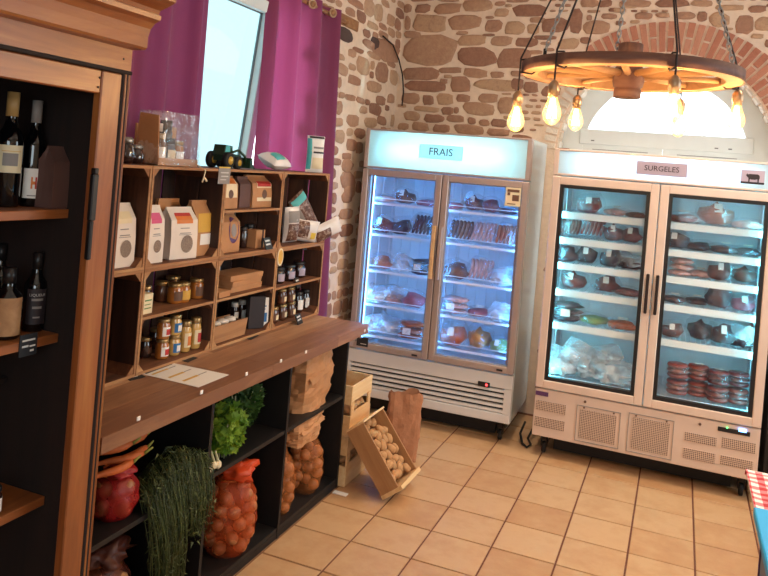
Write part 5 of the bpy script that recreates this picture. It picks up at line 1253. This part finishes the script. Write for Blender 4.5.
for dg in (198, 92, 345):
    p0 = wheel_angle(dg) * (R - .03) + Vector((0, 0, .06)) if dg != 92 else wheel_angle(150) * .05 + Vector((0, 0, .09))
    chain(p0, top + wheel_angle(dg) * .02)
    if dg != 92: MB().tube([p0 + Vector((0, 0, .006)), p0 + Vector((0, 0, -.05))], .006, 8).build('eye_bolt', M['iron'], ch)
MB().lathe([(.06, 0), (.06, -.02), (.02, -.05)], 20, M=Matrix.Translation(top)).build('ceiling_rose', M['iron'], ch)
M['fil'] = emis('glowing_filament', (1, .52, .14), 60)
k = N('glowing_amber_glass'); k.b.inputs['Base Color'].default_value = (0, 0, 0, 1); k.b.inputs['Emission Color'].default_value = (1, .56, .10, 1); k.b.inputs['Emission Strength'].default_value = 3.2
tr_ = k.n('ShaderNodeBsdfTransparent'); tr_.inputs['Color'].default_value = (1, .85, .6, 1); mx = k.n('ShaderNodeMixShader'); mx.inputs[0].default_value = .45
k.l(tr_.outputs[0], mx.inputs[1]); k.l(k.b.outputs[0], mx.inputs[2]); k.l(mx.outputs[0], k.out.inputs['Surface']); M['bulb_glass'] = k.m
for i, (dg, zs_) in enumerate(((178, 2.065), (216, 2.083), (102, 2.11), (273, 2.108), (41, 2.112), (357, 2.13))):
    d = wheel_angle(dg); base = d * (R + .013); zt_ = zs_ - WC.z
    tq = top + d * .025
    MB().tube([tq, base.lerp(tq, .35) + Vector((0, 0, -.02)), base + Vector((0, 0, .045)), base + Vector((0, 0, -.01)), Vector((base.x, base.y, zt_))], .0035, 6).build('flex', M['cordm'], ch)
    MB().tube([base + Vector((0, 0, .04)), d * (R - .02) + Vector((0, 0, .045)), d * (R - .066) + Vector((0, 0, .02)), d * (R - .03) + Vector((0, 0, -.008)), base + Vector((0, 0, -.004))], .0035, 6).build('flex_loop', M['cordm'], ch)
    bl = MB().lathe([(.013, -.052), (.016, -.062), (.028, -.094), (.030, -.108), (.026, -.125), (.015, -.139), (.004, -.144)], 20, M=Matrix.Translation((base.x, base.y, zt_)), caps=False).build('bulb', M['bulb_glass'], ch)
    MB().lathe([(.004, .004), (.010, .0), (.0165, -.010), (.0185, -.014), (.0185, -.040), (.015, -.042), (.016, -.054)], 18, M=Matrix.Translation((base.x, base.y, zt_))).build('socket', M['socket'], bl)
    f = MB()
    for q in range(8):
        a = 2 * PI * q / 8; a2 = a + .5
        f.tube([(base.x + .006 * math.cos(a), base.y + .006 * math.sin(a), zt_ - .058), (base.x + .015 * math.cos(a2), base.y + .015 * math.sin(a2), zt_ - .122)], .0022, 5)
    f.build('filament', M['fil'], bl)
    pl_ = bpy.data.lights.new('bulb_light', 'POINT'); pl_.energy = BULB_W; pl_.color = (1, .74, .48); pl_.shadow_soft_size = .022
    obj('bulb_light', pl_, bl, (base.x, base.y, zt_ - .095))

# ================================================================ CURTAINS
XR = -.848
rod = thing('curtain_rod', 'round wooden curtain rod above the window', 'curtain rod', (XR, -1.1, 2.69))
MB().tube([(0, -1.2, 0), (0, 1.16, 0)], .013, 12).build('rod', M['pine_dark'], rod); MB().lathe([(.013, 0), (.024, .008), (.02, .03), (.004, .04)], 14, M=Matrix.Translation((0, 1.16, 0)) @ Matrix.Rotation(-PI / 2, 4, 'X')).build('finial', M['pine_dark'], rod)
for y in (-1.0, .0, 1.06): MB().tube([(0, y, 0), (-.04, y, 0)], .006, 8).build('bracket', M['pine_dark'], rod)
def curtain(label, y0, y1, folds, zt_, zb, ph, amp, yb0=None, yb1=None, eyes=()):
    t = thing('curtain', label, 'curtain', (XR, (y0 + y1) / 2, 0)); cy_ = (y0 + y1) / 2
    yb0 = y0 if yb0 is None else yb0; yb1 = y1 if yb1 is None else yb1
    def f(u, v):
        a = ph + u * folds * 2 * PI; lo = y0 + (y1 - y0) * u; hi = yb0 + (yb1 - yb0) * u
        am = amp * (1 - .25 * v) * (1 + .25 * math.sin(u * 9))
        s = math.sin(a); x = am * (abs(s) ** .75) * (1 if s > 0 else -1)
        return (x, lo + (hi - lo) * v + .02 * math.cos(a) * (1 - .5 * v) - cy_ + .01 * noise.noise(Vector((u * 8, v * 2, ph))), zt_ + (zb - zt_) * v)
    b = MB().grid(f, int(folds * 16), 10); b.build('curtain_cloth', M['curtain'], t)
    for (px, py) in eyes:
        p_ = on('x', XR + .034, px, py); n2 = 18; nx = Vector((.86, -.5, 0)); ty = Vector((.5, .86, 0))
        c = Vector((.034, p_.y - cy_, p_.z))
        MB().tube([c + ty * .024 * math.cos(2 * PI * q / n2) + Vector((0, 0, 1)) * .024 * math.sin(2 * PI * q / n2) for q in range(n2)], .006, 6, closed=True).build('eyelet', M['brass'], t)
        MB().lathe([(.019, -.002), (.019, .002)], 14, M=Matrix.Translation(c) @ nx.to_track_quat('Z', 'Y').to_matrix().to_4x4()).build('eyelet_hole', M['pine_dark'], t)
    return t
curtain('plum curtain hanging at the stone wall side of the window', -.95, .0, 3.6, 2.735, .55, -.3, .027, -.93, .20, ((312.5, 4), (333, 13)))
curtain('plum curtain hanging at the cabinet side of the window', -2.25, -1.425, 3.7, 2.735, .90, .6, .027)

# ================================================================ SMALL THINGS
b = MB(); pts = [on('x', LX + .022, 383, 36), on('x', LX + .03, 393, 45), on('x', LX + .028, 399, 60)] + [on('y', BY - .03, 402.5, 75), on('y', BY - .028, 403.5, 92), on('y', BY - .025, 402, 106)]
sp = []
for i in range(len(pts) - 1):
    for q in range(4): sp.append(pts[i].lerp(pts[i + 1], q / 4))
sp.append(pts[-1]); o = b.tube([(min(max(p.x, LX + .02), 9), min(p.y, BY - .024), p.z) for p in sp], .006, 8).build('wall_cable', M['cordm']); tag(o, 'dark cable hanging in the corner of the stone walls', 'cable')
o = MB().tube([(.44, .72, .10), (.43, .62, .05), (.46, .55, .012), (.50, .50, .010), (.515, .56, .012), (.48, .64, .02), (.50, .76, .08), (.47, .95, .3)], .008, 8).build('power_cable', M['rubber']); tag(o, 'black power cable curled on the floor between the two coolers', 'cable')
o = MB().box(-.32, -.79, .001, -.24, -.755, .006, .001).build('floor_strip', M['print_white']); o.location = (.03, .0, 0); tag(o, 'small white strip on the floor at the counter foot', 'strip')
bk = thing('black_cabinet', 'tall black cabinet standing to the right of the freezer', 'cabinet', (1.87, .50, 0)); MB().box(0, 0, .05, .55, .6, 1.5, .004).build('body', M['black'], bk); MB().box(.02, .02, 0, .53, .58, .05).build('plinth', M['rubber'], bk); MB().box(.02, -.006, .1, .53, 0, 1.46, .002).build('door', M['black_gloss'], bk)

# display table at the right edge: red and white cloth, blue box lid
k = N('red_white_check'); tc = k.n('ShaderNodeTexCoord'); sx = k.n('ShaderNodeSeparateXYZ'); k.l(tc.outputs['Object'], sx.inputs[0])
def band(sock, s):
    m = k.n('ShaderNodeMath', operation='MULTIPLY'); k.l(sock, m.inputs[0]); m.inputs[1].default_value = s
    f = k.n('ShaderNodeMath', operation='FRACT'); k.l(m.outputs[0], f.inputs[0]); g = k.n('ShaderNodeMath', operation='GREATER_THAN'); k.l(f.outputs[0], g.inputs[0]); g.inputs[1].default_value = .5; return g.outputs[0]
ad = k.n('ShaderNodeMath', operation='ADD'); k.l(band(sx.outputs[0], 22), ad.inputs[0]); k.l(band(sx.outputs[1], 22), ad.inputs[1])
dv = k.n('ShaderNodeMath', operation='MULTIPLY'); k.l(ad.outputs[0], dv.inputs[0]); dv.inputs[1].default_value = .5
k.l(k.ramp([(0, '#e8dcd8'), (.5, '#d47a80'), (1, '#b02430')], dv.outputs[0]), k.b.inputs['Base Color']); k.b.inputs['Roughness'].default_value = .8; M['check'] = k.m
k = N('wave_print'); tc = k.n('ShaderNodeTexCoord'); wv = k.n('ShaderNodeTexWave', i_Scale=6.0, i_Distortion=9.0, i_Detail=2.0); k.l(tc.outputs['Object'], wv.inputs['Vector']); k.l(k.ramp([(.45, '#dfe6e4'), (.55, '#5a6a86')], wv.outputs['Color']), k.b.inputs['Base Color']); M['wave'] = k.m
zt2 = .80; c0 = on('z', zt2, 747, 468); c1 = on('z', zt2 + .03, 755, 506); CL = c0.y - c1.y
tb = thing('display_table', 'display stand with printed sides at the right edge of the picture', 'table', (c0.x, c0.y, 0))
MB().box(.03, -1.0, 0, .52, -.30, zt2 - .03, .004).build('printed_base', M['wave'], tb); MB().box(.0, -1.05, zt2 - .03, .55, .0, zt2 - .004, .003).build('table_top', M['print_white'], tb)
MB().box(.026, -.31, 0, .034, -.296, zt2 - .03).build('purple_edge', M['purple'], tb)
cl_ = thing('checked_cloth', 'red and white checked cloth at the far end of the display stand', 'cloth', (c0.x, c0.y, zt2))
MB().grid(lambda u, v: (-.006 + .55 * u, .004 - CL * v, .004 + .008 * noise.noise(Vector((u * 9, v * 7, 1))) + (-.03 * max(0, 1 - v * 20))), 24, 16).build('cloth', M['check'], cl_)
bl = thing('blue_box', 'bright blue flat box lying on the display stand', 'box', (min(c0.x, c1.x) - .004, c1.y - .005, zt2)); MB().box(0, -.6, .0, .5, 0, .03, .004).build('box_body', M['cyan'], bl); MB().box(.25, -.55, .03, .45, -.05, .0312).build('print', M['blue'], bl)

# ================================================================ ADDED FILL SPOTS (unseen, put in to brighten walls and coolers)
def spot(label, x, y, e, col=(1, .80, .60)):
    t = thing('added_fill_spot', label, 'lamp', (x, y, CZ), group='added fill spots')
    MB().lathe([(.05, 0), (.05, -.02), (.04, -.02), (.055, -.10), (.05, -.10)], 20, caps=False).build('housing', M['black'], t); MB().lathe([(.0, -.085), (.048, -.085)], 20, caps=False).build('lens', emis('fill_spot_lens', col, 10), t)
    l = bpy.data.lights.new('spot_light', 'SPOT'); l.energy = e; l.color = col; l.spot_size = math.radians(120); l.spot_blend = .8; l.shadow_soft_size = .06
    o = obj('spot_light', l, t, (0, 0, -.12))
for i, (x, y) in enumerate([(.9, -2.9), (2.3, -1.1), (.5, .1), (1.9, .0), (1.2, -4.6)]):
    spot(['added fill spot nearest the wine cabinet', 'added fill spot right of the chandelier, camera side', 'added fill spot above the tilted crate', 'added fill spot in front of the freezer', 'added fill spot above the viewpoint'][i], x, y, (6, 60, 62, 75, 5)[i])
